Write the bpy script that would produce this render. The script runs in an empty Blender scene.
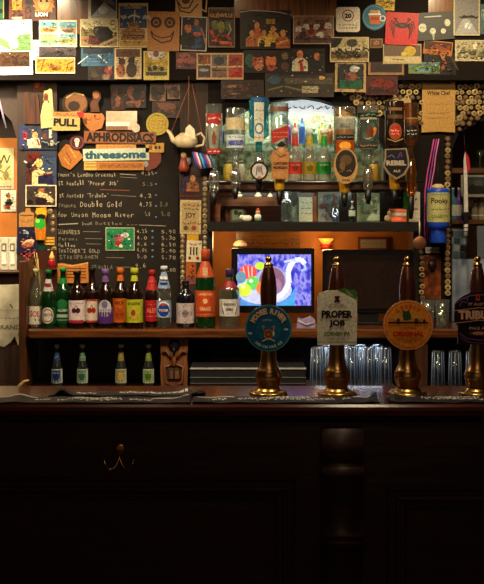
import bpy, math, random
from mathutils import Vector, Matrix
R = random.Random(7)
F, CD, CZ, HY = 1160.0, 4.0, 1.78, 208.0       # focal length in px, camera distance to bar front, height, horizon row
def K(Y): return (CD + Y) / F                   # metres per pixel at depth Y
def PX(px, Y): return (px - 242) * K(Y)
def PZ(py, Y): return CZ - (py - HY) * K(Y)
COL = bpy.context.scene.collection
pi = math.pi

# ---------------------------------------------------------------- materials
def lin(c):
    return tuple(((v / 255) / 12.92 if v / 255 <= .04045 else ((v / 255 + .055) / 1.055) ** 2.4) for v in c[:3]) + (1,)
MC = {}
def newmat(name):
    m = bpy.data.materials.new(name); m.use_nodes = True
    nt = m.node_tree; nt.nodes.clear()
    o = nt.nodes.new('ShaderNodeOutputMaterial')
    return m, nt, o
def mat(c, rough=.55, metal=0, var=.18, scale=60, spec=.5, emit=0, coat=0):
    key = (tuple(c), rough, metal, var, scale, spec, emit, coat)
    if key in MC: return MC[key]
    m, nt, o = newmat('paint_%d_%d_%d' % tuple(c[:3]))
    b = nt.nodes.new('ShaderNodeBsdfPrincipled')
    L = lin(c)
    b.inputs['Roughness'].default_value = rough; b.inputs['Metallic'].default_value = metal
    b.inputs['Specular IOR Level'].default_value = spec
    b.inputs['Coat Weight'].default_value = coat; b.inputs['Coat Roughness'].default_value = .08
    if var:
        tc = nt.nodes.new('ShaderNodeTexCoord'); n = nt.nodes.new('ShaderNodeTexNoise')
        n.inputs['Scale'].default_value = scale; n.inputs['Detail'].default_value = 3
        nt.links.new(tc.outputs['Object'], n.inputs['Vector'])
        r = nt.nodes.new('ShaderNodeValToRGB')
        r.color_ramp.elements[0].position = .3; r.color_ramp.elements[1].position = .7
        r.color_ramp.elements[0].color = tuple(v * (1 - var) for v in L[:3]) + (1,)
        r.color_ramp.elements[1].color = tuple(min(1, v * (1 + var)) for v in L[:3]) + (1,)
        nt.links.new(n.outputs['Fac'], r.inputs['Fac']); nt.links.new(r.outputs['Color'], b.inputs['Base Color'])
        if emit: nt.links.new(r.outputs['Color'], b.inputs['Emission Color'])
    else:
        b.inputs['Base Color'].default_value = L
        if emit: b.inputs['Emission Color'].default_value = L
    if emit:
        b.inputs['Emission Strength'].default_value = emit
    nt.links.new(b.outputs[0], o.inputs[0])
    MC[key] = m; return m
def wood(name, c1, c2, rough=.3, sx=1.5, sz=22, coat=.3, vertical=False):
    if name in MC: return MC[name]
    m, nt, o = newmat(name)
    b = nt.nodes.new('ShaderNodeBsdfPrincipled'); tc = nt.nodes.new('ShaderNodeTexCoord')
    mp = nt.nodes.new('ShaderNodeMapping'); n = nt.nodes.new('ShaderNodeTexNoise'); r = nt.nodes.new('ShaderNodeValToRGB')
    mp.inputs['Scale'].default_value = (sz, sz, sx) if vertical else (sx, sz, sz)
    n.inputs['Scale'].default_value = 3; n.inputs['Detail'].default_value = 6; n.inputs['Distortion'].default_value = .4
    nt.links.new(tc.outputs['Object'], mp.inputs[0]); nt.links.new(mp.outputs[0], n.inputs['Vector'])
    r.color_ramp.elements[0].position = .32; r.color_ramp.elements[1].position = .68
    r.color_ramp.elements[0].color = lin(c1); r.color_ramp.elements[1].color = lin(c2)
    nt.links.new(n.outputs['Fac'], r.inputs['Fac']); nt.links.new(r.outputs[0], b.inputs['Base Color'])
    bp = nt.nodes.new('ShaderNodeBump'); bp.inputs['Strength'].default_value = .12
    nt.links.new(n.outputs['Fac'], bp.inputs['Height']); nt.links.new(bp.outputs[0], b.inputs['Normal'])
    b.inputs['Roughness'].default_value = rough; b.inputs['Coat Weight'].default_value = coat; b.inputs['Coat Roughness'].default_value = .12
    nt.links.new(b.outputs[0], o.inputs[0]); MC[name] = m; return m
def glass(name, tint, rough=.04, gloss=.12, haze=.04):
    """thin clear glass: lets light through with a tint, reflects more at grazing angles"""
    if name in MC: return MC[name]
    m, nt, o = newmat(name)
    t = nt.nodes.new('ShaderNodeBsdfTransparent'); t.inputs[0].default_value = tuple(v ** .5 for v in lin(tint)[:3]) + (1,)
    g = nt.nodes.new('ShaderNodeBsdfGlossy'); g.inputs['Roughness'].default_value = rough
    f = nt.nodes.new('ShaderNodeLayerWeight'); f.inputs[0].default_value = .35
    ma = nt.nodes.new('ShaderNodeMath'); ma.operation = 'MULTIPLY_ADD'; ma.inputs[1].default_value = .65; ma.inputs[2].default_value = gloss
    mx = nt.nodes.new('ShaderNodeMixShader')
    nt.links.new(f.outputs['Facing'], ma.inputs[0]); nt.links.new(ma.outputs[0], mx.inputs[0])
    nt.links.new(t.outputs[0], mx.inputs[1]); nt.links.new(g.outputs[0], mx.inputs[2])
    df = nt.nodes.new('ShaderNodeBsdfDiffuse'); df.inputs[0].default_value = lin(tint)
    m2 = nt.nodes.new('ShaderNodeMixShader'); m2.inputs[0].default_value = haze
    nt.links.new(mx.outputs[0], m2.inputs[1]); nt.links.new(df.outputs[0], m2.inputs[2])
    nt.links.new(m2.outputs[0], o.inputs[0]); MC[name] = m; return m
def mottled(name, cols, scale=40, rough=.4, emit=0, stretch=(1, 1, 1)):
    """colours in soft cells: old snapshots, varnished board"""
    if name in MC: return MC[name]
    m, nt, o = newmat(name)
    b = nt.nodes.new('ShaderNodeBsdfPrincipled'); tc = nt.nodes.new('ShaderNodeTexCoord'); mp = nt.nodes.new('ShaderNodeMapping')
    mp.inputs['Scale'].default_value = stretch
    n = nt.nodes.new('ShaderNodeTexNoise'); n.inputs['Scale'].default_value = scale; n.inputs['Detail'].default_value = 4
    r = nt.nodes.new('ShaderNodeValToRGB'); e = r.color_ramp.elements
    while len(e) < len(cols): e.new(.5)
    for i, c in enumerate(cols):
        e[i].position = .3 + .4 * i / (len(cols) - 1); e[i].color = lin(c)
    nt.links.new(tc.outputs['Object'], mp.inputs[0]); nt.links.new(mp.outputs[0], n.inputs['Vector'])
    nt.links.new(n.outputs['Fac'], r.inputs['Fac']); nt.links.new(r.outputs[0], b.inputs['Base Color'])
    b.inputs['Roughness'].default_value = rough
    if emit:
        nt.links.new(r.outputs[0], b.inputs['Emission Color']); b.inputs['Emission Strength'].default_value = emit
    nt.links.new(b.outputs[0], o.inputs[0]); MC[name] = m; return m

DARKWOOD = wood('dark_stained_oak', (20, 9, 5), (38, 17, 9), .28)
BARTOP = wood('bar_top_mahogany', (62, 24, 12), (96, 42, 22), .22, coat=.5)
BARFRONT = wood('bar_front_oak', (34, 19, 13), (58, 33, 22), .5, coat=.05)
SHELFWOOD = wood('varnished_shelf', (56, 29, 13), (112, 62, 27), .25, coat=.4)
MIDWOOD = wood('brown_wood', (62, 34, 18), (98, 56, 30), .4)
MIDWOODV = wood('brown_wood_upright', (58, 32, 18), (96, 54, 28), .4, vertical=True)
LACQUER = wood('lacquered_board', (84, 48, 24), (150, 96, 48), .16, coat=.7, vertical=True)
BLACK = mat((16, 14, 14), .35); BLACKM = mat((22, 21, 22), .6)
BRASS = mat((206, 162, 92), .26, 1, .12, 30)
OLDBRASS = mat((172, 134, 80), .3, 1, .2, 30)
CHROME = mat((200, 200, 200), .15, 1, 0)
STEEL = mat((150, 150, 155), .3, 1, .1)
HANDLE = wood('red_brown_handle', (40, 17, 12), (70, 32, 21), .16, coat=.8, vertical=True)
CLEAR = glass('clear_glass', (236, 240, 240))
CLEARB = glass('clear_tumbler_glass', (226, 234, 246), .1, .1, .006)
STREAK = glass('tumbler_streak_glass', (170, 200, 245), .2, .2, .4)  # pale blue haze paints highlight streaks along the flute ridges
CREAM = (232, 214, 170)

# ---------------------------------------------------------------- mesh builder
class MB:
    def __init__(s): s.v = []; s.f = []; s.m = []; s.mats = []; s.sm = []
    def mi(s, m):
        if m not in s.mats: s.mats.append(m)
        return s.mats.index(m)
    def add(s, vs, fs, m, smooth=False):
        b = len(s.v); s.v += [tuple(v) for v in vs]; i = s.mi(m)
        for f in fs: s.f.append([b + k for k in f]); s.m.append(i); s.sm.append(smooth)
    def box(s, x0, x1, y0, y1, z0, z1, m, bev=0):
        if bev <= 0:
            vs = [(x, y, z) for x in (x0, x1) for y in (y0, y1) for z in (z0, z1)]
            s.add(vs, [(0, 1, 3, 2), (4, 6, 7, 5), (0, 4, 5, 1), (2, 3, 7, 6), (0, 2, 6, 4), (1, 5, 7, 3)], m); return
        b = bev; poly = [(x0 + b, z0), (x1 - b, z0), (x1, z0 + b), (x1, z1 - b), (x1 - b, z1), (x0 + b, z1), (x0, z1 - b), (x0, z0 + b)]
        ins = [(x0 + 2 * b, z0 + b), (x1 - 2 * b, z0 + b), (x1 - b, z0 + 2 * b), (x1 - b, z1 - 2 * b), (x1 - 2 * b, z1 - b), (x0 + 2 * b, z1 - b), (x0 + b, z1 - 2 * b), (x0 + b, z0 + 2 * b)]
        rings = [[(x, y0, z) for x, z in ins], [(x, y0 + b, z) for x, z in poly], [(x, y1 - b, z) for x, z in poly], [(x, y1, z) for x, z in ins]]
        s.loft(rings, m, True)
    def loft(s, rings, m, caps=True, smooth=False):
        n = len(rings[0]); vs = [p for r in rings for p in r]; fs = []
        for i in range(len(rings) - 1):
            for j in range(n):
                k = (j + 1) % n
                fs.append((i * n + j, i * n + k, (i + 1) * n + k, (i + 1) * n + j))
        if caps: fs += [tuple(reversed(range(n))), tuple((len(rings) - 1) * n + j for j in range(n))]
        s.add(vs, fs, m, smooth)
    def prism(s, pts, y0, y1, m):                        # outline in x,z pushed through y
        a = sum(pts[i][0] * pts[(i + 1) % len(pts)][1] - pts[(i + 1) % len(pts)][0] * pts[i][1] for i in range(len(pts)))
        if a < 0: pts = pts[::-1]
        s.loft([[(x, y0, z) for x, z in pts], [(x, y1, z) for x, z in pts]], m)
    def xprism(s, pts, x0, x1, m, smooth=False):         # outline in y,z pushed through x
        s.loft([[(x0, y, z) for y, z in pts], [(x1, y, z) for y, z in pts]], m, smooth=smooth)
    def lathe(s, prof, m, n=20, c=(0, 0, 0), caps=True, smooth=True, sy=1, sx=1):
        rings = [[(c[0] + r * sx * math.cos(2 * pi * j / n), c[1] + r * sy * math.sin(2 * pi * j / n), c[2] + z) for j in range(n)] for z, r in prof]
        s.loft(rings, m, caps, smooth)
    def tube(s, pts, r, m, n=8, r1=None):
        pts = [Vector(p) for p in pts]; rings = []
        for i, p in enumerate(pts):
            t = (pts[min(i + 1, len(pts) - 1)] - pts[max(i - 1, 0)]).normalized()
            a = t.cross(Vector((0, 1, 0)) if abs(t.y) < .9 else Vector((1, 0, 0))).normalized(); b = t.cross(a)
            rr = r if r1 is None else r + (r1 - r) * i / (len(pts) - 1)
            rings.append([tuple(p + rr * (math.cos(2 * pi * j / n) * a + math.sin(2 * pi * j / n) * b)) for j in range(n)])
        s.loft(rings, m, True, True)
    def blob(s, c, r, m, n=12):                          # ellipsoid
        k = 7
        rings = [[(c[0] + r[0] * math.sin(pi * i / k) * math.cos(2 * pi * j / n), c[1] + r[1] * math.sin(pi * i / k) * math.sin(2 * pi * j / n), c[2] - r[2] * math.cos(pi * i / k)) for j in range(n)] for i in range(1, k)]
        s.loft(rings, m, True, True)
    def build(s, name, parent=None, loc=(0, 0, 0)):
        me = bpy.data.meshes.new(name); me.from_pydata(s.v, [], s.f)
        for m in s.mats: me.materials.append(m)
        me.polygons.foreach_set('material_index', s.m); me.polygons.foreach_set('use_smooth', s.sm)
        me.update()
        o = bpy.data.objects.new(name, me); COL.objects.link(o); o.location = loc
        if parent: o.parent = parent
        return o
def tag(o, label, cat, group=None, kind=None):
    o['label'] = label; o['category'] = cat
    if group: o['group'] = group
    if kind: o['kind'] = kind
    return o
def thing(name, label, cat, loc=(0, 0, 0), group=None):
    o = bpy.data.objects.new(name, None); COL.objects.link(o); o.location = loc; o.empty_display_size = .05
    return tag(o, label, cat, group)
def struct(name, mb):
    o = mb.build(name); o['kind'] = 'structure'; return o

# ---------------------------------------------------------------- printed shapes and lettering
TC = {}
def glyphs(t, off=.022):
    if (t, off) in TC: return TC[(t, off)]
    cu = bpy.data.curves.new('lettering', 'FONT'); cu.body = t; cu.resolution_u = 2; cu.offset = off
    ob = bpy.data.objects.new('lettering', cu); COL.objects.link(ob); bpy.context.view_layer.update()
    ev = ob.evaluated_get(bpy.context.evaluated_depsgraph_get()); me = ev.to_mesh()
    vs = [(v.co.x, v.co.y) for v in me.vertices]; fs = [list(p.vertices) for p in me.polygons]
    ev.to_mesh_clear(); bpy.data.objects.remove(ob); bpy.data.curves.remove(cu)
    TC[(t, off)] = (vs, fs); return TC[(t, off)]
def ribbon(pts, w):
    out = []
    for (a, b), (c, d) in zip(pts, pts[1:]):
        L = math.hypot(c - a, d - b) or 1e-6; nx, ny = -(d - b) / L * w / 2, (c - a) / L * w / 2
        out.append([(a + nx, b + ny), (c + nx, d + ny), (c - nx, d - ny), (a - nx, b - ny)])
    return out
def polys(sh):
    """one shape (photo-pixel units, y down) -> (list of polygons, colour)"""
    k = sh[0]
    if k == 'r':
        _, x0, y0, x1, y1, c = sh
        n = max(1, int(abs(x1 - x0) / 3)); xs = [x0 + (x1 - x0) * i / n for i in range(n + 1)]
        return [[(a, y0), (b, y0), (b, y1), (a, y1)] for a, b in zip(xs, xs[1:])], c
    if k == 'e':
        _, cx, cy, rx, ry, c = sh; n = 10; out = []
        xs = [(cx - rx * math.cos(pi * i / n), ry * math.sin(pi * i / n)) for i in range(n + 1)]
        for (a, h), (b, g) in zip(xs, xs[1:]):
            out.append([(a, cy - h), (b, cy - g), (b, cy + g), (a, cy + h)])
        return out, c
    if k == 'ring':
        _, cx, cy, r0, r1, c = sh; n = 20; out = []
        for i in range(n):
            a, b = 2 * pi * i / n, 2 * pi * (i + 1) / n
            out.append([(cx + r * math.cos(t), cy + r * math.sin(t)) for r, t in ((r0, a), (r1, a), (r1, b), (r0, b))])
        return out, c
    if k == 'p': return [sh[1]], sh[2]
    if k == 'l': return ribbon(sh[1], sh[2]), sh[3]
    if k == 's':                                          # unreadable small print
        _, x0, x1, y, amp, w, c = sh; rr = random.Random(int(x0 * 31 + y * 17)); out = []; x = x0
        while x < x1:
            l = rr.uniform(2.2, 5) * max(.5, amp); pts = []
            for i in range(5): pts.append((x + l * i / 5, y + rr.uniform(-amp, amp)))
            out += ribbon(pts, w); x += l + .6
        return out, c
    if k in ('t', 'tb', 'th'):
        _, t, cx, cy, w, h, c = sh[:7]; rot = sh[7] if len(sh) > 7 else 0
        vs, fs = glyphs(t, {'t': .022, 'tb': .055, 'th': 0}[k]); xa = min(v[0] for v in vs); xb = max(v[0] for v in vs); ya = min(v[1] for v in vs); yb = max(v[1] for v in vs)
        ca, sa = math.cos(math.radians(rot)), math.sin(math.radians(rot)); q = []
        for x, y in vs:
            u = ((x - xa) / (xb - xa) - .5) * w; v = -((y - ya) / (yb - ya) - .5) * h
            q.append((cx + u * ca - v * sa, cy + u * sa + v * ca))
        return [[q[i] for i in f] for f in fs], c
    if k == 'ta':                                         # lettering round an arc, angles in degrees clockwise from the top
        _, t, cx, cy, rad, a0, a1, w, h, c = sh; out = []
        n = len(t)
        for i, ch in enumerate(t):
            if ch == ' ': continue
            a = a0 + (a1 - a0) * i / (n - 1); ar = math.radians(a)
            x, y = cx + rad * math.sin(ar), cy - rad * math.cos(ar)
            flip = a if abs(a) <= 100 else a + 180
            out += polys(('tb', ch, x, y, w * (.35 if ch == 'I' else 1), h, c, flip))[0]
        return out, c
    if k == 'tc':                                         # hand lettering, each character a little off
        _, t, x0, x1, y, h, c = sh; out = []; r = random.Random(len(t) * 7 + int(y)); st = (x1 - x0) / len(t)
        for i, ch in enumerate(t):
            if ch == ' ': continue
            lo = ch.islower() or ch in ".-'"; hh = h * (.62 if lo and ch not in 'bdfhklty' else 1) * r.uniform(.85, 1.1)
            if ch in "'.-": hh = h * .2
            out += polys(('th', ch, x0 + st * (i + .5) + r.uniform(-.2, .2), y + (h - hh) / 2 * (-1 if ch == "'" else 1) + r.uniform(-.4, .4), st * r.uniform(.62, .8) * (.4 if ch in "il1'.I" else 1), hh, c, r.uniform(-12, 6)))[0]
        return out, c
    raise ValueError(k)
def M_of(c, rough=.5):
    if isinstance(c, bpy.types.Material): return c
    if len(c) == 4: return mat(c[:3], .4, 0, .12, 60, .5, c[3])
    g = sum(c) / 3; return mat(tuple(int(255 * ((v * .84 + g * .16) / 255) ** 1.3) for v in c), rough, 0, .25, 120, .25)
def prints(mb, shapes, cx, cy, k, y0=0, wrap=None, rough=.5, step=.0004):
    if len(shapes) > 40 and step > .0001: step *= 40 / len(shapes)
    for li, sh in enumerate(shapes):
        ps, c = polys(sh); m = M_of(c, rough); d = step * (li + 1)
        for p in ps:
            q = [((x - cx) * k, -(y - cy) * k) for x, y in p]
            a = sum(q[i][0] * q[(i + 1) % len(q)][1] - q[(i + 1) % len(q)][0] * q[i][1] for i in range(len(q)))
            if a < 0: q = q[::-1]
            if wrap:
                r = wrap + d; vs = [(r * math.sin(u / wrap), -r * math.cos(u / wrap), v) for u, v in q]
            else: vs = [(u, y0 - d, v) for u, v in q]
            mb.add(vs, [list(range(len(vs)))], m)
def bbox_of(sh):
    ps, c = polys(sh); xs = [p[0] for q in ps for p in q]; ys = [p[1] for q in ps for p in q]
    return min(xs), min(ys), max(xs), max(ys), c
def grain(x0, y0, x1, y1, base, shapes):
    """small printed detail: flecks a little lighter or darker than the colour they sit on"""
    r = random.Random(int(x0 * 13 + y0 * 7)); bb = [bbox_of(q) for q in shapes if q[0] in 'rep']
    bb = [b for b in bb if isinstance(b[4], tuple) and len(b[4]) == 3]; out = []
    x0, y0, x1, y1 = x0 + 1.2, y0 + 1.2, x1 - 1.2, y1 - 1.2
    for i in range(min(110, int(abs((x1 - x0) * (y1 - y0)) / 8))):
        x, y = r.uniform(x0 + 1, x1 - 1), r.uniform(y0 + 1, y1 - 1); c = base
        for b in bb:
            if b[0] <= x <= b[2] and b[1] <= y <= b[3]: c = b[4]
        if bb and r.random() < .2: c = r.choice(bb)[4]
        f = r.choice((.55, .75, 1.25)); c = tuple(min(255, int(v * f / 6) * 6) for v in c)
        a = r.uniform(.5, 1.5); h = r.uniform(.3, .9); t = r.uniform(-.5, .5)
        out.append(('p', [(x - a, y - h * t), (x + a * t, y - h), (x + a, y + h * t), (x - a * t, y + h)], c))
    return out
YF = 1.38                                                  # face of the board the cards are pinned on
def card(name, cat, label, x0, y0, x1, y1, base, shapes=(), rot=0, lay=0, Y=None, group=None, thick=.0016, outline=None, rough=.45, parent=None):
    Y = (YF if Y is None else Y) - .002 * lay - thick
    if name in ('snapshot', 'postcard', 'picture_card', 'calendar_page', 'figure_card') and 'crab' not in label and not outline and isinstance(base, tuple):
        w = [q for q in shapes if q[0] in ('t', 'tb', 's')]; u = [q for q in shapes if q[0] not in ('t', 'tb', 's')]
        shapes = u + grain(x0, y0, x1, y1, base, u) + w
    cx, cy, k = (x0 + x1) / 2, (y0 + y1) / 2, K(Y); mb = MB(); b = M_of(base, rough)
    pts = outline or [(x0, y0), (x1, y0), (x1, y1), (x0, y1)]
    mb.prism([((x - cx) * k, -(y - cy) * k) for x, y in pts], 0, thick, b)
    prints(mb, shapes, cx, cy, k, rough=rough)
    o = mb.build(name, parent, (PX(cx, Y), Y, PZ(cy, Y))); o.rotation_euler = (0, math.radians(rot), 0)
    if not parent: tag(o, label, cat, group)
    return o
def circ(cx, cy, rx, ry, n=28): return [(cx + rx * math.cos(2 * pi * i / n), cy + ry * math.sin(2 * pi * i / n)) for i in range(n)]
def blots(x0, y0, x1, y1, cols, n, seed, s=.22):
    r = random.Random(seed); out = []
    for i in range(n):
        w = (x1 - x0) * r.uniform(s * .4, s); h = (y1 - y0) * r.uniform(s * .4, s)
        out.append(('e', r.uniform(x0 + w, x1 - w), r.uniform(y0 + h, y1 - h), w, h, r.choice(cols)))
    return out
def figure(x, y, s, shirt, skin=(214, 150, 104), hair=(60, 34, 20)):
    """head and shoulders in a snapshot; x,y head centre, s head radius"""
    return [('p', [(x - s * .9, y + s), (x + s * .9, y + s), (x + s * 2, y + s * 2), (x + s * 2.1, y + s * 4.5), (x - s * 2.1, y + s * 4.5), (x - s * 2, y + s * 2)], shirt),
            ('e', x, y - s * .25, s * 1.12, s * 1.1, hair), ('e', x, y + s * .1, s * .85, s * 1.1, skin)]

# ================================================================= SETTING
ORANGE = mottled('ochre_plaster', [(176, 100, 30), (196, 116, 40), (208, 128, 50)], 6, .7)
mb = MB(); mb.box(-2.2, 2.2, -4.6, 3.2, -.04, 0, wood('floor_boards', (50, 32, 20), (80, 54, 34), .5)); struct('floor', mb)
mb = MB(); mb.box(-2.2, 2.2, -4.6, 3.2, 3.1, 3.16, mat((130, 100, 60), .8)); struct('ceiling', mb)
mb = MB(); mb.box(-2.2, 2.2, 3.1, 3.2, 0, 3.1, mat((60, 38, 24), .8)); struct('wall_back', mb)
mb = MB(); mb.box(-2.26, -2.2, -4.6, 3.2, 0, 3.1, mat((110, 70, 40), .8)); struct('wall_left', mb)
mb = MB(); mb.box(2.2, 2.26, -4.6, 3.2, 0, 3.1, mat((110, 70, 40), .8)); struct('wall_right', mb)
# ochre plaster behind the television opening, and behind the arch at the left
mb = MB(); YB = 1.95; mb.box(PX(200, YB), PX(432, YB), YB, YB + .05, 0, PZ(196, YB), ORANGE); struct('wall_alcove', mb)
mb = MB(); YB = 1.75; mb.box(PX(-90, YB), PX(30, YB), YB, YB + .05, 0, PZ(138, YB), ORANGE)
mb.box(PX(-90, YB), PX(30, YB), YB, YB + .05, PZ(138, YB), 3.1, mat((44, 24, 14), .7)); struct('wall_side', mb)
# partition between the openings
def slab(name, x0, y0, x1, y1, Y0, Y1, m):
    mb = MB(); mb.box(PX(x0, Y0), PX(x1, Y0), Y0, Y1, PZ(y1, Y0) if y1 < 900 else 0, PZ(y0, Y0) if y0 > -60 else 3.1, m); return struct(name, mb)
slab('wall_partition', 55, 78, 181, 999, 1.5, 1.56, mat((20, 14, 11), .7, spec=.2))
slab('trim_1', 17, 78, 57, 999, 1.46, 1.56, wood('post_wood', (32, 17, 10), (58, 33, 18), .7, coat=0, vertical=True))
slab('trim_2', 180, 78, 210, 999, 1.45, 1.56, wood('post_wood', (32, 17, 10), (58, 33, 18), .7, coat=0, vertical=True))
# board over the bar carrying the cards (dark, lacquered panels between)
slab('wall_header', -100, -70, 600, 80, 1.38, 1.56, mat((20, 12, 9), .8, spec=.2))
# right-hand spandrel with the rising arch edge, niche surround
def arcpts(cx, cy, rx, ry, a0, a1, n=14): return [(cx + rx * math.cos(math.radians(a0 + (a1 - a0) * i / n)), cy - ry * math.sin(math.radians(a0 + (a1 - a0) * i / n))) for i in range(n + 1)]
def cut(name, pts, Y0, Y1, m):
    mb = MB(); mb.prism([(PX(x, Y0), PZ(y, Y0)) for x, y in pts], Y0, Y1, m); return struct(name, mb)
SP = mat((15, 9, 6), .8, spec=.2)
cut('wall_spandrel', [(386, 79), (600, 79), (600, 112)] + [(540, 112), (500, 116), (480, 122), (462, 131), (457, 137), (452, 150), (451, 999), (418, 999), (418, 190), (386, 190)], 1.46, 1.56, SP)
cut('wall_niche', [(208, 79), (387, 79), (387, 150)] + [(380, 136), (366, 120), (346, 108), (322, 100), (304, 97), (284, 99), (262, 104), (240, 112), (222, 124), (213, 140), (212, 190), (208, 190)], 1.44, 1.56, mat((20, 13, 9), .8, spec=.2))
cut('wall_arch', [(-100, 79), (20, 79), (20, 150), (12, 122), (-8, 100), (-60, 92), (-100, 92)], 1.5, 1.56, mat((46, 26, 16), .6))

# ================================================================= BAR COUNTER
bar = thing('bar_counter', 'long dark panelled wooden bar counter with mahogany top across the foreground', 'bar counter', (0, .2, 0))
bz = 1.1007
def bpart(name, mb): o = mb.build(name, bar, (0, -.2, 0)); return o
mb = MB(); nose = [(0.008, bz), (.43, bz), (.43, bz - .045), (.02, bz - .045), (.006, bz - .038), (0, bz - .02), (0, bz - .008)]
mb.xprism(nose, -1.5, 1.5, BARTOP); bpart('worktop', mb)
FR = .05
mb = MB(); mb.box(-1.5, 1.5, FR, FR + .03, 0, bz - .046, BARFRONT); mb.box(-1.5, 1.5, FR + .03, .41, 0, .1, BARFRONT); bpart('front_panel', mb)
mb = MB(); mb.xprism([(FR, bz - .046), (.02, bz - .046), (.022, bz - .054), (.034, bz - .062), (FR, bz - .066)], -1.5, 1.5, BARFRONT); bpart('cornice', mb)
def frame_mould(x0, x1, ytop, name):
    k = K(FR); mb = MB(); zt = PZ(ytop, FR)
    for off, w, t in ((0, .012, .016), (.032, .016, .026), (.066, .01, .014)):
        X0, X1, Z = PX(x0, FR) + off, PX(x1, FR) - off, zt - off
        for (a, b, c, d) in ((X0, X1, Z - w, Z), (X0, X0 + w, .12 + off, Z), (X1 - w, X1, .12 + off, Z), (X0, X1, .12 + off, .12 + off + w)):
            if b - a > d - c:
                mb.xprism([(FR, c), (FR, d), (FR - t, d - w * .25), (FR - t, c + w * .35)], a, b, BARFRONT)
            else:
                mb.loft([[(a, FR, c), (b, FR, c), (b - w * .3, FR - t, c), (a + w * .3, FR - t, c)], [(a, FR, d), (b, FR, d), (b - w * .3, FR - t, d), (a + w * .3, FR - t, d)]], BARFRONT)
    bpart(name, mb)
frame_mould(-150, 296, 477, 'panel_moulding'); frame_mould(386, 640, 486, 'panel_moulding')
mb = MB(); zz = lambda y: PZ(y, 0)
prof = [(FR, zz(429)), (.005, zz(429)), (.005, zz(461)), (.012, zz(463)), (.012, zz(466)), (.002, zz(468)), (-.006, zz(472)), (-.004, zz(478)), (.008, zz(486)), (.022, zz(500)), (.028, zz(515)), (.022, zz(528)), (.012, zz(534)),
        (.006, zz(536)), (.006, zz(539)), (.012, zz(541)), (.006, zz(543)), (.006, zz(547)), (.016, zz(550)), (.03, zz(560)), (.036, zz(580)), (.036, .05), (FR, .05)]
mb.xprism(prof, PX(322, 0), PX(364, 0), BARFRONT, True); bpart('corbel', mb)
# coat hook
hk = thing('coat_hook', 'brass double coat hook screwed to the dark bar front', 'hook', (PX(120, FR), FR, PZ(458, FR)))
k = K(FR); mb = MB(); mb.lathe([(0, .0055 * 4), (.004, .021), (.007, .012)], BRASS, 20)
mb.v = [(x, -z, y + 9 * k) for x, y, z in mb.v]; mb.build('back_plate', hk)
for s in (-1, 1):
    mb = MB(); mb.tube([(0, -.006, 6 * k), (0, -.014, 1 * k), (s * 3 * k, -.022, -6 * k), (s * 6 * k, -.03, -9 * k), (s * 10 * k, -.036, -9.5 * k), (s * 13 * k, -.04, -5 * k), (s * 14.5 * k, -.04, -.5 * k)], .0028, BRASS, 8)
    mb.blob((s * 14.5 * k, -.04, 0), (.0045, .0045, .0045), BRASS); mb.build('hook_arm', hk)

# ---- rubber bar runners
MATM = mat((38, 36, 38), .6, 0, .35, 25, .35); INK = mat((226, 220, 214), .5)
def runner(label, x0, x1, Ya, Yb, bumps, seed, writing):
    X0, X1 = PX(x0, Ya), PX(x1, Ya); n = 130; r = random.Random(seed)
    ph = [r.uniform(0, 6) for _ in range(4)]
    def hgt(x, y):
        h = .004 + .0012 * (1 + math.sin(x * 31 + ph[0] + y * 9)) + .0007 * (1 + math.sin(x * 67 + ph[1] - y * 30))
        for bx, by, br, bh in bumps:
            d = math.hypot((x - PX(bx, Ya)) / br, (y - by) / (br * 1.3)); h += bh * math.exp(-d * d)
        return h
    mb = MB(); ny = 16; vs = []; fs = []
    for i in range(n + 1):
        for j in range(ny + 1):
            x = X0 + (X1 - X0) * i / n; y = Ya + (Yb - Ya) * j / ny + .003 * math.sin(i * .4 + ph[2])
            vs.append((x, y, hgt(x, y)))
    m0 = len(vs)
    vs += [(x, y, z - .0035) for x, y, z in vs]
    for i in range(n):
        for j in range(ny):
            a = i * (ny + 1) + j; b = a + ny + 1
            fs += [(a, b, b + 1, a + 1), (m0 + a, m0 + a + 1, m0 + b + 1, m0 + b)]
    for i in range(n):
        a = i * (ny + 1); b = a + ny + 1; fs.append((a, m0 + a, m0 + b, b)); a += ny; b += ny; fs.append((a, b, m0 + b, m0 + a))
    for j in range(ny):
        a = j; fs.append((a, a + 1, m0 + a + 1, m0 + a)); a = n * (ny + 1) + j; fs.append((a, m0 + a, m0 + a + 1, a + 1))
    mb.add(vs, fs, MATM, True)
    for (wx0, wx1, fy, amp) in writing:                   # worn unreadable lettering and border lines
        x = PX(wx0, Ya); xe = PX(wx1, Ya); y0 = Ya + (Yb - Ya) * fy
        if amp == 0:
            while x < xe:
                q = [(x, y0), (x + .012, y0), (x + .012, y0 + .014), (x, y0 + .014)]
                mb.add([(a, b, hgt(a, b) + .0014) for a, b in q], [(0, 1, 2, 3)], INK); x += .012
        else:
            while x < xe:
                w = r.uniform(.007, .02); px_, py_ = x, y0
                for _ in range(4):
                    qx, qy = px_ + w / 4, y0 + r.uniform(-amp, amp)
                    q = [(px_, py_ - .01), (qx, qy - .01), (qx, qy + .01), (px_, py_ + .01)]
                    mb.add([(a, b, hgt(a, b) + .0014) for a, b in q], [(0, 1, 2, 3)], INK); px_, py_ = qx, qy
                x += w + .004
    o = mb.build('bar_runner', None, (0, 0, bz)); tag(o, label, 'bar mat'); return o
runner('grey rubber bar runner along the left front edge of the bar', -60, 190, .02, .14, [(15, .12, .03, .012), (188, .1, .03, .012)], 1,
       [(-50, 30, .75, 0), (32, 46, .5, .012), (55, 120, .5, .03), (70, 108, .75, .012), (128, 150, .45, .02), (150, 186, .6, 0)])
runner('crumpled dark bar runner lying behind the left front runner', 48, 205, .175, .27, [(62, .19, .02, .03), (200, .2, .03, .02), (186, .24, .02, .015)], 2,
       [(75, 95, .4, .015), (118, 150, .5, .02), (150, 186, .5, .008)])
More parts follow.
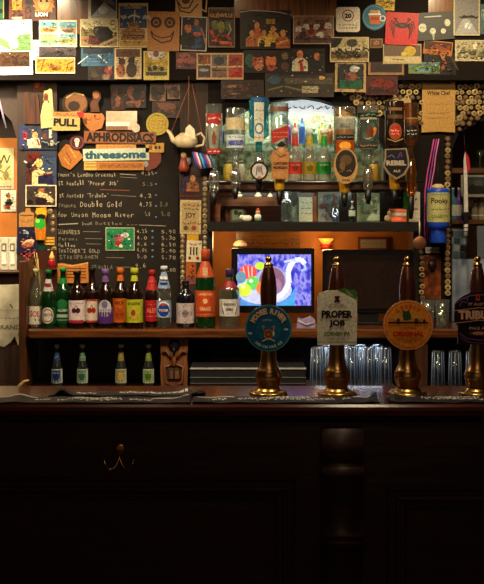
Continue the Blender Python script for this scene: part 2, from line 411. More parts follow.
runner('middle grey bar runner with worn white lettering in front of two pumps', 192, 380, .02, .15, [(200, .06, .03, .012), (374, .05, .02, .012), (379, .12, .018, .022)], 3,
       [(196, 232, .75, 0), (212, 222, .45, .018), (238, 336, .5, .026), (262, 310, .78, .012), (344, 352, .5, .02), (356, 370, .75, 0)])
runner('grey bar runner with raised left end at the right of the bar', 390, 560, .03, .15, [(394, .06, .02, .018), (398, .12, .03, .012), (430, .1, .05, .004)], 4,
       [(396, 420, .8, 0), (424, 500, .5, .024), (440, 484, .78, .01)])

# ================================================================= BEER PUMPS
def pump(px, label, clip):
    Y = .245; k = K(Y); t = thing('beer_pump', label, 'beer pump', (PX(px, Y), Y, bz))
    mb = MB(); mb.lathe([(0, 19 * k), (.003, 19.5 * k), (.008, 19 * k), (.011, 15 * k), (.016, 12.5 * k), (.022, 12 * k)], BRASS, 32)
    mb.build('base_flange', t)
    P = [(.02, 10.5), (.03, 10.6), (.036, 11.6), (.042, 11.4), (.05, 12.8), (.062, 13.4), (.072, 13.3), (.078, 12.4), (.082, 12.6), (.09, 11), (.105, 9), (.125, 8), (.15, 7.6), (.2, 7), (.235, 6.6), (.25, 8), (.258, 8), (.262, 6.5)]
    mb = MB(); mb.lathe([(z, r * k) for z, r in P], OLDBRASS, 28); mb.build('cylinder', t)
    H = [(.262, 6.2), (.275, 6.8), (.31, 7.6), (.35, 8.2), (.385, 8.3), (.42, 7.4), (.445, 6), (.462, 4.8), (.468, 4.2)]
    mb = MB(); mb.lathe([(z, r * k) for z, r in H], HANDLE, 24); hd = mb.build('handle', t)
    mb = MB(); mb.lathe([(.466, 4.6 * k), (.474, 4.8 * k), (.478, 3 * k), (.483, 2.2 * k), (.488, 3.1 * k), (.495, 3.3 * k), (.501, 2.4 * k), (.504, .6 * k)], BRASS, 18); mb.build('finial', hd)
    Yc = .18; kc = K(Yc)
    mb = MB(); mb.tube([(0, -.005, .23), (0, -.05, .225)], .006, BRASS); mb.build('clip_bracket', t)
    outline, base, shapes, yc, rot = clip
    mb = MB(); mb.prism([((x - px) * kc, -(y - yc) * kc) for x, y in outline], -.004, .004, M_of(base, .3))
    prints(mb, shapes, px, yc, kc, -.004, rough=.35, step=.0005)
    o = mb.build('pump_clip', t, (PX(px, Yc) - PX(px, Y), Yc - Y, PZ(yc, Yc) - bz)); o['label'] = label.split(' with ')[-1]
    o.rotation_euler = (0, math.radians(rot), 0)
    return t
TEAL = (18, 92, 116); WH = (226, 216, 198)
pump(268.5, 'brass beer pump with round teal clip bearing an orange emblem',
     (circ(268.5, 328, 23.5, 23.5), TEAL, [('ring', 268.5, 328, 22.2, 23.4, (90, 160, 180)), ('e', 268.5, 328, 22, 22, (24, 106, 140)), ('e', 268.5, 330, 13, 12, (30, 116, 152)),
       ('ta', 'MOOSE RIVER', 268.5, 328, 17.2, -62, 62, 4.2, 5.8, (232, 190, 150)), ('t', 'HOPPED', 267, 320, 10, 2.4, (150, 160, 180)),
       ('e', 268.5, 334.5, 4.6, 5.6, (206, 130, 40)), ('ring', 268.5, 334, 2.2, 3.2, (120, 60, 24)), ('l', [(264, 330), (262, 325), (265, 327)], .8, (206, 150, 80)), ('l', [(273, 330), (275, 325), (272, 327)], .8, (206, 150, 80)),
       ('r', 266, 331, 267, 332, (40, 20, 10)), ('r', 270, 331, 271, 332, (40, 20, 10)), ('l', [(262, 341), (268.5, 338), (275, 341)], 1, (190, 200, 190)), ('e', 273.5, 333, .9, 3, (220, 214, 200)),
       ('r', 248, 332, 252, 334, (180, 200, 200)), ('r', 284, 328, 288, 330, (180, 200, 200)), ('ta', 'AMERICAN PALE ALE', 268.5, 328, 18.6, 222, 138, 1.8, 2.8, (170, 200, 196))], 328, 0))
o1 = [(317.5, 345), (317, 320), (317.5, 297)] + [(320, 293), (326, 291), (337, 290), (348, 291), (355, 293), (357, 297), (357, 320), (356.5, 345)]
pump(337, 'brass beer pump with cream rounded clip topped by green leaves',
     (o1, (214, 206, 184), [('p', [(338, 290.5), (344, 287.5), (349, 290), (354, 289), (357, 292), (356.5, 300), (352, 297), (346, 294)], (84, 128, 60)), ('p', [(345, 290), (350, 292), (354, 297), (349, 295)], (140, 170, 90)),
       ('p', [(334, 296), (340, 296), (338.5, 299), (340.5, 302), (333.5, 302), (335.5, 299)], (92, 40, 26)), ('t', 'ST AUSTELL', 337, 304.5, 14, 2, (70, 50, 36)), ('r', 328, 306.6, 346, 307, (90, 70, 50)),
       ('tb', 'PROPER', 337, 314, 31, 7.6, (44, 22, 26)), ('tb', 'JOB', 337, 323.5, 16, 7.6, (44, 22, 26)), ('tb', 'CORNISH IPA', 337, 333.5, 26, 4.2, (104, 132, 52)), ('s', 331, 343, 338.6, .5, .3, (90, 80, 60)), ('r', 317.2, 341.5, 356.8, 342.2, (150, 140, 110))], 318, 0))
pump(407.5, 'brass beer pump with round orange clip showing a tree and skyline',
     (circ(408, 325, 25, 25, 36), (176, 98, 34), [('ring', 408, 325, 23.4, 25, (230, 150, 80)), ('e', 408, 325, 22.8, 22.8, (226, 142, 36)), ('ta', 'LONDON', 408, 325, 18.5, -34, 34, 3, 4, (206, 90, 30)),
       ('e', 407, 317, 16, 4.6, (214, 150, 60)), ('e', 406.5, 315.5, 4.2, 4.6, (52, 84, 46)), ('p', [(403, 320), (402, 309), (406, 312), (409, 309), (411, 319)], (60, 90, 50)), ('r', 388, 321.5, 428, 323.4, (70, 48, 40)),
       ('e', 398, 320, 1.6, 2.2, (84, 60, 60)), ('e', 416, 320, 2, 2, (84, 60, 70)), ('e', 424, 320.6, 1.4, 1.6, (84, 50, 50)),
       ('t', 'LONDON', 407.5, 328, 16, 2.6, (176, 60, 30)), ('tb', 'ORIGINAL', 408, 333.5, 31, 5.2, (196, 48, 28)), ('s', 400, 417, 338, .6, .35, (170, 60, 30)), ('t', '3.7% ABV', 408, 341, 7, 1.8, (150, 50, 30))], 325, 0))
o2 = [(457.5, 344), (458, 326), (454, 322), (454.5, 304)] + [(458, 300), (463, 296), (470, 293), (480, 292), (490, 293), (497, 296), (501, 300), (504, 304), (504, 322), (500, 326), (500, 344)]
pump(477.5, 'brass beer pump with dark purple clip at the right edge',
     (o2, (44, 24, 40), [('l', [(456, 303), (462, 298.5), (470, 295.5), (480, 294.5), (490, 295.5), (500, 302)], 1.2, (128, 84, 140)), ('l', [(459, 306), (462, 301), (466, 303), (468, 298), (462, 299)], .8, (128, 84, 140)), ('t', 'ST AUSTELL', 479, 304, 22, 2.6, (190, 150, 120)), ('r', 475.5, 294, 479.5, 300.5, (196, 84, 40)), ('r', 476.5, 295.5, 478.5, 298, (120, 30, 20)),
       ('p', [(454.5, 310.5), (479, 307.5), (504, 310.5), (504, 323), (479, 320), (454.5, 323)], (52, 28, 48)), ('l', [(454.5, 310.5), (479, 307.5), (504, 310.5)], .7, (206, 150, 110)), ('l', [(454.5, 323), (479, 320), (504, 323)], .7, (206, 150, 110)),
       ('tb', 'TRIBUTE', 479, 314.8, 42, 9, (214, 170, 138)), ('t', 'PALE ALE', 479, 328, 20, 2.6, (190, 160, 140)), ('e', 479, 333, 11, 2.6, (110, 60, 44)), ('e', 478, 333, 6, 1.6, (196, 140, 110)),
       ('l', [(459, 333), (466, 338), (480, 340), (494, 338), (499, 333)], 1.4, (112, 66, 124)), ('l', [(460, 337), (467, 341.5), (480, 343), (492, 341.5)], .9, (112, 66, 124))], 318, 0))

# ================================================================= BACK COUNTER AND BOTTLE SHELF
cz = .975
bc = thing('back_counter', 'dark wooden back bar counter under the bottle shelf', 'counter', (0, 1.2, 0))
mb = MB(); mb.box(-1.5, 1.5, .9, 1.44, cz - .035, cz, DARKWOOD, .004); mb.build('worktop', bc, (0, -1.2, 0))
mb = MB(); mb.box(-1.48, 1.48, .94, 1.44, 0, cz - .036, DARKWOOD); mb.build('cabinet_body', bc, (0, -1.2, 0))
sz = 1.243
sh = thing('bottle_shelf', 'long varnished orange-brown shelf carrying the bottle row', 'shelf', (0, 1.3, sz))
def sp(name, x0, x1, y0, y1, z0, z1, m, bev=.003):
    mb = MB(); mb.box(x0, x1, y0 - 1.3, y1 - 1.3, z0 - sz, z1 - sz, m, bev); return mb.build(name, sh)
sp('shelf_board', PX(28, 1.15), PX(600, 1.15), 1.15, 1.445, sz - .022, sz, SHELFWOOD)
sp('front_lip', PX(28, 1.15), PX(600, 1.15), 1.13, 1.15, sz - .04, sz - .002, SHELFWOOD, .006)
sp('upright', PX(400, 1.16), PX(428, 1.16), 1.16, 1.44, cz + .001, sz - .041, wood('support_panel', (58, 32, 22), (84, 48, 32), .4, vertical=True))
mb = MB(); mb.box(PX(20, 1.2), PX(27.6, 1.2), 1.17, 1.419, cz + .001, sz + .3, MIDWOODV, .003); struct('trim_9', mb)
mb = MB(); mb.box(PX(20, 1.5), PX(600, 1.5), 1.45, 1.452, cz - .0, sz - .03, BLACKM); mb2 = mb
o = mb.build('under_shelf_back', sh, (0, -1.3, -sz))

LB = {  # bottle outlines: (height share, radius share)
 'ale': [(0, .9), (.012, .98), (.03, 1), (.56, 1), (.61, .96), (.66, .82), (.71, .6), (.77, .44), (.84, .37), (.93, .33), (.935, .4), (.955, .4), (.96, .34)],
 'lager': [(0, .9), (.012, .98), (.03, 1), (.5, 1), (.56, .95), (.63, .76), (.72, .5), (.82, .38), (.93, .32), (.935, .39), (.955, .39), (.96, .33)],
 'spirit': [(0, .92), (.01, .99), (.02, 1), (.6, 1), (.65, .96), (.69, .78), (.72, .55), (.75, .4), (.86, .36), (.97, .36)],
 'square': [(0, .95), (.01, 1), (.62, 1), (.67, .96), (.71, .6), (.74, .4), (.8, .34), (.95, .34)],
 'squat': [(0, .94), (.012, 1), (.6, 1), (.68, .96), (.75, .7), (.8, .42), (.84, .36), (.9, .36), (.97, .34)],
 'mixer': [(0, .85), (.01, .97), (.04, 1), (.42, 1), (.5, .93), (.6, .66), (.7, .45), (.8, .38), (.93, .36), (.94, .42), (.965, .42)],
}
def rad(prof, f):
    for (a, b), (c, d) in zip(prof, prof[1:]):
        if a <= f <= c: return b + (d - b) * (f - a) / (c - a or 1)
    return prof[-1][1]
def bottle(name, label, px, ytop, ybot, r, Y, kind, gm, cap=None, lab=None, neck=None, z=None, cat='bottle', group=None, inner=None, capshare=.06, flip=False, sy=1):
    """lab = (y0, y1, colour, shapes); neck = (y0, y1, colour, shapes); all in photo rows"""
    k = K(Y); H = (ybot - ytop) * k; prof = LB[kind]; rr = r * k
    t = thing(name, label, cat, (PX(px, Y), Y, PZ(ybot, Y) if z is None else z), group)
    fl = (lambda zz: H - zz) if flip else (lambda zz: zz)
    def lath(mb, p, m): 
        q = [(fl(a), b) for a, b in p]
        mb.lathe(q[::-1] if flip else q, m, 24, sy=sy)
    mb = MB(); lath(mb, [(a * H, b * rr) for a, b in prof], gm); gb = mb.build('glass_body', t)
    if inner:                                            # the drink seen through clear glass
        mb = MB(); lv = inner[1]; lath(mb, [(a * H + .004, b * rr * .93) for a, b in prof if a <= lv], inner[0]); mb.build('drink', gb)
    if cap:
        a0 = .955 - capshare + .045; mb = MB(); rc = rad(prof, .95) * rr * 1.18
        lath(mb, [(H * (1 - capshare), rc), (H * .99, rc), (H, rc * .85)], M_of(cap, .35)); mb.build('bottle_cap', t)
    for nm, L in (('label', lab), ('neck_label', neck)):
        if not L: continue
        y0, y1, c, shp = L; mb = MB(); f0, f1 = (ybot - y1) / (ybot - ytop), (ybot - y0) / (ybot - ytop)
        if flip: f0, f1 = 1 - f1, 1 - f0
        ra, rb = rad(prof, f0) * rr + .0006, rad(prof, f1) * rr + .0006
        if flip: ra, rb = rb, ra
        n = 16; an = 1.45; za, zb = (ybot - y1) * k, (ybot - y0) * k; vs = []
        for i in range(n + 1):
            a = -an + 2 * an * i / n; vs += [(ra * math.sin(a), -ra * math.cos(a) * sy, za), (rb * math.sin(a), -rb * math.cos(a) * sy, zb)]
        mb.add(vs, [(2 * i, 2 * i + 2, 2 * i + 3, 2 * i + 1) for i in range(n)], M_of(c, .4), True)
        prints(mb, shp, px, ybot, k, wrap=max(ra, rb) + .0003, rough=.4)
        if sy != 1:
            mb.v = [(x, y if abs(y) < 1e-9 or i < len(vs) else y * sy - .001, z_) for i, (x, y, z_) in enumerate(mb.v)]
        mb.build(nm, t)
    return t
BROWN = mat((26, 12, 8), .07, 0, 0, spec=.8); GREEN = mat((9, 44, 17), .07, 0, .3, 12, .8); DKGREEN = mat((12, 36, 22), .07, 0, .2, 12, .8)
DKBLUE = mat((14, 16, 24), .08, 0, 0, spec=.8)
YS = 1.24
def B(*a, **k): k.setdefault('z', sz + .0005); return bottle('beer_bottle', *a, **k)
# left to right along the shelf
B('clear bottle with white and red label at left end of the row', 36, 268, 326, 7, YS, 'lager', glass('pale_bottle_glass', (214, 222, 206)), (200, 190, 150), (305, 323, (226, 216, 200), [('t', 'SOL', 36, 312.5, 10, 6, (200, 40, 34)), ('r', 36, 317, 41, 320, (60, 60, 40))]), None, inner=(glass('straw_beer', (222, 214, 150), .05, .03), .6))
B('green lager bottle with white oval label and foil neck', 48.5, 268, 326, 7, YS - .05, 'lager', GREEN, (40, 150, 80), (305, 321, (40, 110, 60), [('e', 48.5, 313, 6.6, 8, (222, 214, 200)), ('e', 48.5, 313, 5.6, 6.8, (196, 60, 50)), ('e', 48.5, 313, 4.6, 5.6, (222, 214, 200)), ('t', 'PERONI', 48.5, 312.5, 10, 3, (30, 60, 110))]), (277, 289, (200, 196, 196), [('r', 45, 281, 52, 284, (190, 60, 60))]))
B('green bottle with dark green label and green cap', 63, 267, 326, 7.5, YS, 'ale', GREEN, (40, 170, 90), (300, 322, (30, 96, 58), [('e', 63, 303, 6, 5, (50, 140, 80)), ('t', 'CARLSBERG', 63, 309, 12, 2.6, (214, 220, 200)), ('r', 57, 313, 69, 316, (190, 200, 180)), ('r', 57, 318, 69, 319, (150, 180, 140))]), (277, 283, (34, 150, 80), []))
def pear(x, y, c): return [('e', x - 2, y, 2.4, 2.6, c), ('e', x + 2, y, 2.4, 2.6, c), ('l', [(x - 2, y - 2), (x, y - 5), (x + 2, y - 2)], .6, (60, 70, 40))]
B('brown cider bottle with large white label and dark berry picture', 77, 270, 327, 8.3, YS - .05, 'ale', BROWN, (50, 24, 16), (299, 320, (226, 206, 206), pear(77, 309, (96, 26, 60)) + [('r', 69, 318.5, 85, 321.5, (196, 44, 70)), ('s', 71, 83, 302, .6, .4, (120, 60, 70))]), None)
B('brown cider bottle with white label and red fruit picture', 92, 268, 327, 7.6, YS, 'ale', BROWN, (40, 30, 20), (299, 322, (226, 206, 190), pear(92.5, 310, (190, 50, 36)) + [('r', 84, 299, 100, 300.5, (200, 70, 50)), ('r', 84, 320, 100, 322, (200, 70, 50))]), (285, 292, (70, 30, 20), []))
B('brown bottle with purple arched label and purple cap', 105.5, 268, 327, 7.6, YS - .05, 'ale', BROWN, (136, 100, 170), (306, 322, (104, 60, 140), [('e', 105.5, 307, 7.2, 8.5, (206, 196, 200)), ('r', 98, 308, 113, 322, (100, 56, 138)), ('e', 105.5, 303, 3, 4, (130, 120, 160)), ('t', 'SOUTHWOLD', 105.5, 309.5, 13, 2, (222, 214, 220)), ('s', 100, 111, 314, .6, .4, (180, 160, 200))]), (272, 281, (136, 100, 170), []), capshare=.1)
B('brown bottle with orange label and orange cap', 120.5, 268, 327, 7.8, YS, 'ale', BROWN, (220, 120, 40), (298, 322, (214, 112, 30), [('t', 'NECK', 120, 302.5, 10, 3.4, (90, 40, 20)), ('s', 114, 127, 308, 1, .5, (120, 50, 20)), ('e', 120.5, 314, 4.4, 5, (190, 84, 24)), ('s', 116, 125, 314, 1.4, .5, (90, 40, 20))]), (274, 281, (220, 120, 40), []), capshare=.1)
B('brown bottle with lime yellow label and yellow cap', 134.5, 267, 327, 8.6, YS - .05, 'ale', BROWN, (190, 196, 50), (298, 321, (190, 190, 40), [('t', 'SAVANNA', 134.5, 302, 13, 3, (50, 70, 20)), ('e', 134.5, 312, 4.6, 5.6, (206, 180, 70)), ('e', 134, 311, 2.2, 3, (170, 80, 30)), ('l', [(130, 317), (134, 313), (139, 317)], .7, (140, 50, 20))]), (274, 280, (200, 200, 50), []), capshare=.1)
B('brown bottle with bright red label and red neck wrap', 152, 270, 327, 7, YS, 'ale', BROWN, (190, 50, 50), (300, 321, (200, 40, 44), [('t', 'ALES', 152, 310, 11, 4.6, (236, 150, 130)), ('s', 147, 158, 304, .7, .4, (236, 170, 150)), ('s', 147, 158, 316, .6, .4, (240, 190, 160))]), (275, 290, (200, 50, 50), [('s', 149, 156, 281, 1, .5, (230, 130, 110))]), capshare=.1)
B('clear lager bottle with blue oval label and silver blue neck', 164, 266, 328, 7.4, YS - .05, 'ale', glass('pale_bottle_glass2', (200, 206, 206)), (210, 210, 220), (300, 317, (150, 170, 196), [('e', 164, 309, 7, 8, (226, 230, 236)), ('e', 164, 309.5, 6.2, 6.8, (40, 80, 170)), ('r', 157.5, 308, 170.5, 311.5, (30, 60, 140)), ('t', 'TIGER', 164, 309.8, 10, 2.4, (236, 220, 210)), ('e', 164, 304, 3, 1.6, (190, 90, 90))]), (272, 288, (150, 166, 200), [('r', 160, 276, 168, 279, (236, 236, 240)), ('r', 160, 282, 168, 284, (50, 80, 150))]), inner=(glass('gold_beer', (206, 190, 140), .05, .05), .6))
bottle('spirit_bottle', 'squat dark bottle with lavender grey diamond label', 185.5, 282, 328, 9, YS, 'squat', DKBLUE, (26, 20, 22), (304, 324, (196, 180, 180), [('p', [(185.5, 305), (192.5, 314), (185.5, 323), (178.5, 314)], (226, 210, 200)), ('l', [(185.5, 305), (192.5, 314), (185.5, 323), (178.5, 314), (185.5, 305)], .6, (90, 80, 100)), ('e', 185.5, 314, 3, 3.6, (150, 130, 150)), ('s', 182, 189, 314, 1, .5, (80, 70, 90))]), z=sz + .0005, sy=.8)
bottle('spirit_bottle', 'tall green whiskey bottle with orange label and neck', 205.5, 250, 328, 10, YS - .01, 'spirit', GREEN, (206, 92, 50), (291, 317, (214, 92, 38), [('r', 196, 317, 215, 318, (60, 30, 20)), ('t', 'JAMESON', 205.5, 295, 15, 3, (246, 190, 140)), ('e', 205.5, 301.5, 2.4, 2.6, (240, 190, 140)), ('t', 'ORANGE', 205.5, 309, 11, 3.6, (250, 206, 160)), ('s', 198, 213, 314.5, .7, .4, (250, 190, 140)), ('r', 195, 312.5, 216, 313.1, (170, 60, 24))]), (262, 278, (206, 92, 46), [('r', 203, 268, 208, 276, (226, 180, 140))]), z=sz + .0005, capshare=.14)
bottle('spirit_bottle', 'clear greenish gin bottle with white shield label and purple cap', 229.5, 269, 327, 10, YS, 'square', glass('gin_glass', (170, 214, 196)), (84, 56, 110), (299, 316, (206, 200, 196), [('p', [(221, 300.5), (238, 300.5), (238.5, 306), (236, 314), (223, 314), (220.5, 306)], (60, 60, 64)), ('p', [(222, 301.5), (237, 301.5), (237.5, 306), (235, 313), (224, 313), (221.5, 306)], (220, 214, 206)), ('t', "GORDON'S", 229.5, 304, 13, 2.4, (60, 40, 40)), ('t', 'GIN', 229.5, 309, 7, 2.6, (60, 40, 40))]), (281, 290, (180, 50, 60), []), z=sz + .0005, capshare=.14, inner=(glass('green_gin', (60, 150, 120), .05, .05), .5), sy=.7)
# wine bottle behind and the flower vase at the left end
vb = thing('flower_vase', 'clear glass bottle holding dried red flowers at left end of shelf', 'vase', (PX(40, 1.36), 1.36, sz + .0005))
mb = MB(); k = K(1.36); mb.lathe([(0, 6 * k), (.01, 7 * k), (.13, 7 * k), (.18, 4 * k), (.24, 3.2 * k), (.25, 3.4 * k)], glass('vase_glass', (206, 204, 190)), 20, caps=False); mb.build('vase_body', vb)
rr = random.Random(3)
mb = MB()
for i in range(9):
    ex, ez = rr.uniform(-.06, .0) - .01, .27 + rr.uniform(.0, .07)
    mb.tube([(0, 0, .05), (rr.uniform(-.004, .004), 0, .2), (ex * .5, rr.uniform(-.01, .01), .25), (ex, rr.uniform(-.02, .01), ez)], .0016, mat((206, 170, 90), .7), 6)
ds = mb.build('dried_stem', vb)
mb = MB()
for i in range(26):
    c = (rr.uniform(-.085, -.02), rr.uniform(-.03, .02), rr.uniform(.27, .36)); mb.blob(c, (.007, .006, .006), mat(rr.choice([(130, 24, 40), (90, 16, 34), (160, 50, 60)]), .7), 8)
mb.build('flower_head', ds)
# things under the shelf
YU = 1.2
for px, c1, c2, lb in ((57, (60, 96, 150), (30, 60, 120), 'small tonic bottle with blue label under the shelf'), (82.5, (120, 160, 130), (60, 120, 90), 'small tonic bottle with pale green label under the shelf'),
                       (121, (170, 150, 70), (200, 180, 90), 'small tonic bottle with straw yellow label under the shelf'), (148.5, (150, 170, 70), (90, 130, 40), 'small tonic bottle with lime green label, nearest the carved block')):
    bottle('tonic_bottle', lb, px, 342, 385, 5.6, YU, 'mixer', glass('mixer_glass', (150, 160, 160), .05, .1), (190, 190, 180), (366, 380, (200, 204, 196), [('r', px - 4.6, 367, px + 4.6, 379.5, c1), ('e', px, 373, 3, 4, c2), ('s', px - 3, px + 3, 370, .6, .4, (220, 220, 200))]), (350, 358, c1, [('s', px - 2, px + 2, 354, 1, .5, (210, 210, 190))]), z=cz + .0005, inner=(glass('tonic', (180, 190, 190), .05, .02), .7))
tk = thing('carved_block', 'carved brown wooden face plaque standing under the shelf', 'wood carving', (PX(174, 1.16), 1.17, cz + .0005))
k = K(1.16); W = wood('carved_wood', (84, 48, 26), (134, 82, 46), .45, vertical=True); WD = mat((40, 20, 12), .6)
mb = MB(); mb.prism([(-13 * k, 0), (13 * k, 0), (14 * k, 20 * k), (13 * k, 30 * k), (14.5 * k, 51 * k), (-14.5 * k, 51 * k), (-13 * k, 30 * k), (-14 * k, 20 * k)], 0, .05, W); mb.build('block', tk)
mb = MB()
for sx in (-1, 1):
    mb.tube([(sx * 3 * k, -.004, 30 * k), (sx * 8 * k, -.012, 38 * k), (sx * 12 * k, -.004, 36 * k)], .006, W)
    mb.tube([(sx * 2 * k, -.002, 24 * k), (sx * 9 * k, -.01, 22 * k), (sx * 8 * k, -.008, 6 * k), (sx * 2 * k, -.002, 2 * k)], .005, W)
mb.blob((0, 0, 28 * k), (.012, .02, .035), W); mb.box(-7 * k, 7 * k, -.008, 0, 9 * k, 20 * k, WD, .002); mb.box(-5 * k, -1 * k, -.013, 0, 10 * k, 18 * k, W, .001); mb.box(1 * k, 5 * k, -.013, 0, 10 * k, 18 * k, W, .001)
mb.build('carved_relief', tk)
mb = MB(); mb.lathe([(0, 6 * k), (.006, 5.6 * k), (.01, 3 * k)], BLACK, 18); mb.v = [(x, -z, y + 43 * k) for x, y, z in mb.v]; mb.tube([(0, -.012, 42 * k), (0, -.018, 34 * k)], .005, BLACK); mb.build('opener_boss', tk)
# till drawer
td = thing('cash_drawer', 'low black cash drawer with silver trim strips under the shelf', 'cash drawer', (PX(248, 1.05), 1.05, cz + .0005))
k = K(1.05); w = 58 * k
mb = MB(); mb.box(-w, w, 0, .36, 0, 25 * k, mat((34, 34, 36), .4), .003); mb.build('drawer_case', td)
for y, h, m in ((23.6, 1.6, mat((190, 186, 180), .35)), (15, .8, mat((110, 106, 100), .4)), (9, .7, mat((96, 92, 88), .4))):
    mb = MB(); mb.box(-w, w, -.004, 0, y * k, (y + h) * k, m); mb.build('trim_strip', td)
mb = MB(); mb.box(-12 * k, 4 * k, -.012, -.001, 2 * k, 5 * k, BLACK, .002); mb.build('drawer_pull', td)
# drip tray and tumblers
dt = MB(); k = K(1.02); dt.box(PX(308, 1.02), PX(399, 1.02), 1.02, 1.3, 0, .016, mat((120, 106, 90), .5), .004); tr = dt.build('glass_tray', None, (0, 0, cz + .0005)); tag(tr, 'pale metal tray under the upturned tumblers', 'tray')
def tumbler(px, Y, z, label, group, r=7.2, h=41):
    k = K(Y); t = thing('tumbler', label, 'glass', (PX(px, Y), Y, z), group)
    mb = MB(); r *= k; h *= k
    mb.lathe([(0, r * .98), (.002, r), (h * .3, r * .95), (h * .95, r * .8), (h, r * .78), (h, r * .1), (h * .93, r * .1), (h * .93, r * .73), (h * .3, r * .9), (.002, r * .94)], CLEARB, 48, caps=False)
    mb.v = [(x * q, y * q, z) for x, y, z in mb.v for q in (1 + .05 * math.cos(10 * math.atan2(y, x)),)]
    for j in range(10):
        a = 2 * pi * (j + .25) / 10; ca, sa = math.cos(a), math.sin(a); mb.tube([(r * ca * .97, r * sa * .97, .004), (r * ca * .9, r * sa * .9, h * .5), (r * ca * .8, r * sa * .8, h * .95)], .0015, STREAK, 5)
    mb.build('glass_body', t)
    return t
proto = None
def place_tumbler(px, Y, z, label, group=None):
    global proto
    if proto is None: proto = tumbler(px, Y, z, label, group); return proto
    c = proto.copy(); COL.objects.link(c); c.location = (PX(px, Y), Y, z); c['label'] = label
    if group: c['group'] = group
    elif 'group' in c: del c['group']
    for ch in proto.children:
        d = ch.copy(); COL.objects.link(d); d.parent = c
    return c
for px in (317, 334, 351, 368, 385): place_tumbler(px, 1.07, cz + .018, 'upturned clear tumbler in the front row on the pale tray', 'tumblers in the front row of the tray')
for px in (326, 343, 360, 377): place_tumbler(px, 1.19, cz + .018, 'upturned clear tumbler in the back row on the pale tray', 'tumblers in the back row of the tray')
for px in (438, 455, 472): place_tumbler(px, 1.1, cz + .0005, 'upturned clear tumbler on the counter right of the wooden upright', 'tumblers right of the upright')

# ================================================================= BLACKBOARD
bb = thing('blackboard', 'large blackboard with chalked beer list and prices behind the bottles', 'blackboard', (PX(118, 1.5), 1.5, PZ(330, 1.5)))
Y = 1.488; k = K(Y); cx, cy = 118, 250
mb = MB()
ol = [(56.5, 329), (56.5, 152), (60, 143), (68, 134), (80, 127), (178, 127), (179, 329)]
mb.prism([((x - cx) * k, -(y - cy) * k) for x, y in ol], 0, .011, mat((27, 20, 15), .8, 0, .3, 14, .25))
o = mb.build('board', bb, (PX(cx, Y) - bb.location.x, Y - 1.5, PZ(cy, Y) - bb.location.z))
CH = mat((160, 148, 126), .8, 0, .5, 400); CH2 = mat((120, 110, 94), .8, 0, .4, 400); CHB = mat((96, 120, 150), .8)
S = []
def T(t, x0, x1, y, h, c=CH): S.append(('tc', t, x0, x1, y, h * .95, c))
T("Young's London Original", 57, 116, 174.5, 4.6); S.append(('l', [(120, 174), (136, 175)], .6, CH)); S.append(('l', [(120, 177), (137, 178)], .5, CH2))
T("St Austell 'Proper Job'", 58, 119, 183, 4.8); S.append(('l', [(100, 189.5), (130, 190.5)], .5, (170, 100, 60)))
T("St Austell 'Tribute'", 59, 109, 195.5, 4.2); S.append(('l', [(111, 195), (136, 196.5)], .5, CH2))
T('Youngs', 58, 76, 205, 4.6, CH2); T('Double Gold', 80, 122, 204, 6)
T('Hop Union', 57, 88, 214.5, 5.4); T('Moose River', 92, 134, 214.5, 5.6)
T('GUINNESS', 57, 80, 232, 4.6); T('Draught', 82, 92, 223.5, 3); S.append(('l', [(58, 224.5), (78, 223.5)], 1, CH)); T('Bottles ---', 95, 138, 223.5, 3.2, CH2)
T('Peroni', 58, 78, 238.5, 4, CH2); T('Helles', 58, 76, 245, 4); T("THATCHER'S GOLD", 58, 100, 251, 4.2); T('STAROPRAMEN', 59, 98, 257, 4.2, CH2); T('TEQUILA', 91, 113, 267, 4, CH2)
for x0, x1, y in ((83, 100, 231.5), (85, 102, 238.5), (86, 101, 243.8), (106, 124, 257.5), (116, 134, 267)): S.append(('l', [(x0, y), (x1, y + .3)], .5, CH2))
S.append(('l', [(139, 225), (166, 226)], .6, CH))
for i, (a, b) in enumerate((('4.2%', '5.90'), ('4.0', '5.30'), ('4.6', '6.10'), ('4.8%', '5.40'), ('5.0', '5.70'))):
    y = 231 + i * 6.4; T(a, 136.5, 147, y, 4); S.append(('e', 152.5, y, 1.1, .9, CHB)); T(b, 161, 176, y + .6, 4)
T('4.5%', 141, 154, 173, 5); T('5.5', 142, 153, 184, 4, CH2); T('4.2', 139, 152, 196, 4); T('4.7%', 139, 152, 204.5, 5); T('5.0', 145, 150, 214, 5); T('5.0', 161, 170, 214, 5, CH2); T('5.0', 160, 168, 204, 5, CH2)
T('9.6', 135, 146, 266, 4.4); T('6.00', 163, 176, 270, 4); S += [('e', 156, 173 + 11 * i, .9, .8, CHB) for i in range(5)]
mb = MB(); prints(mb, S, cx, cy, k, 0, rough=.8, step=.00004)
mb.build('chalk_writing', bb, (PX(cx, Y) - bb.location.x, Y - 1.5, PZ(cy, Y) - bb.location.z))

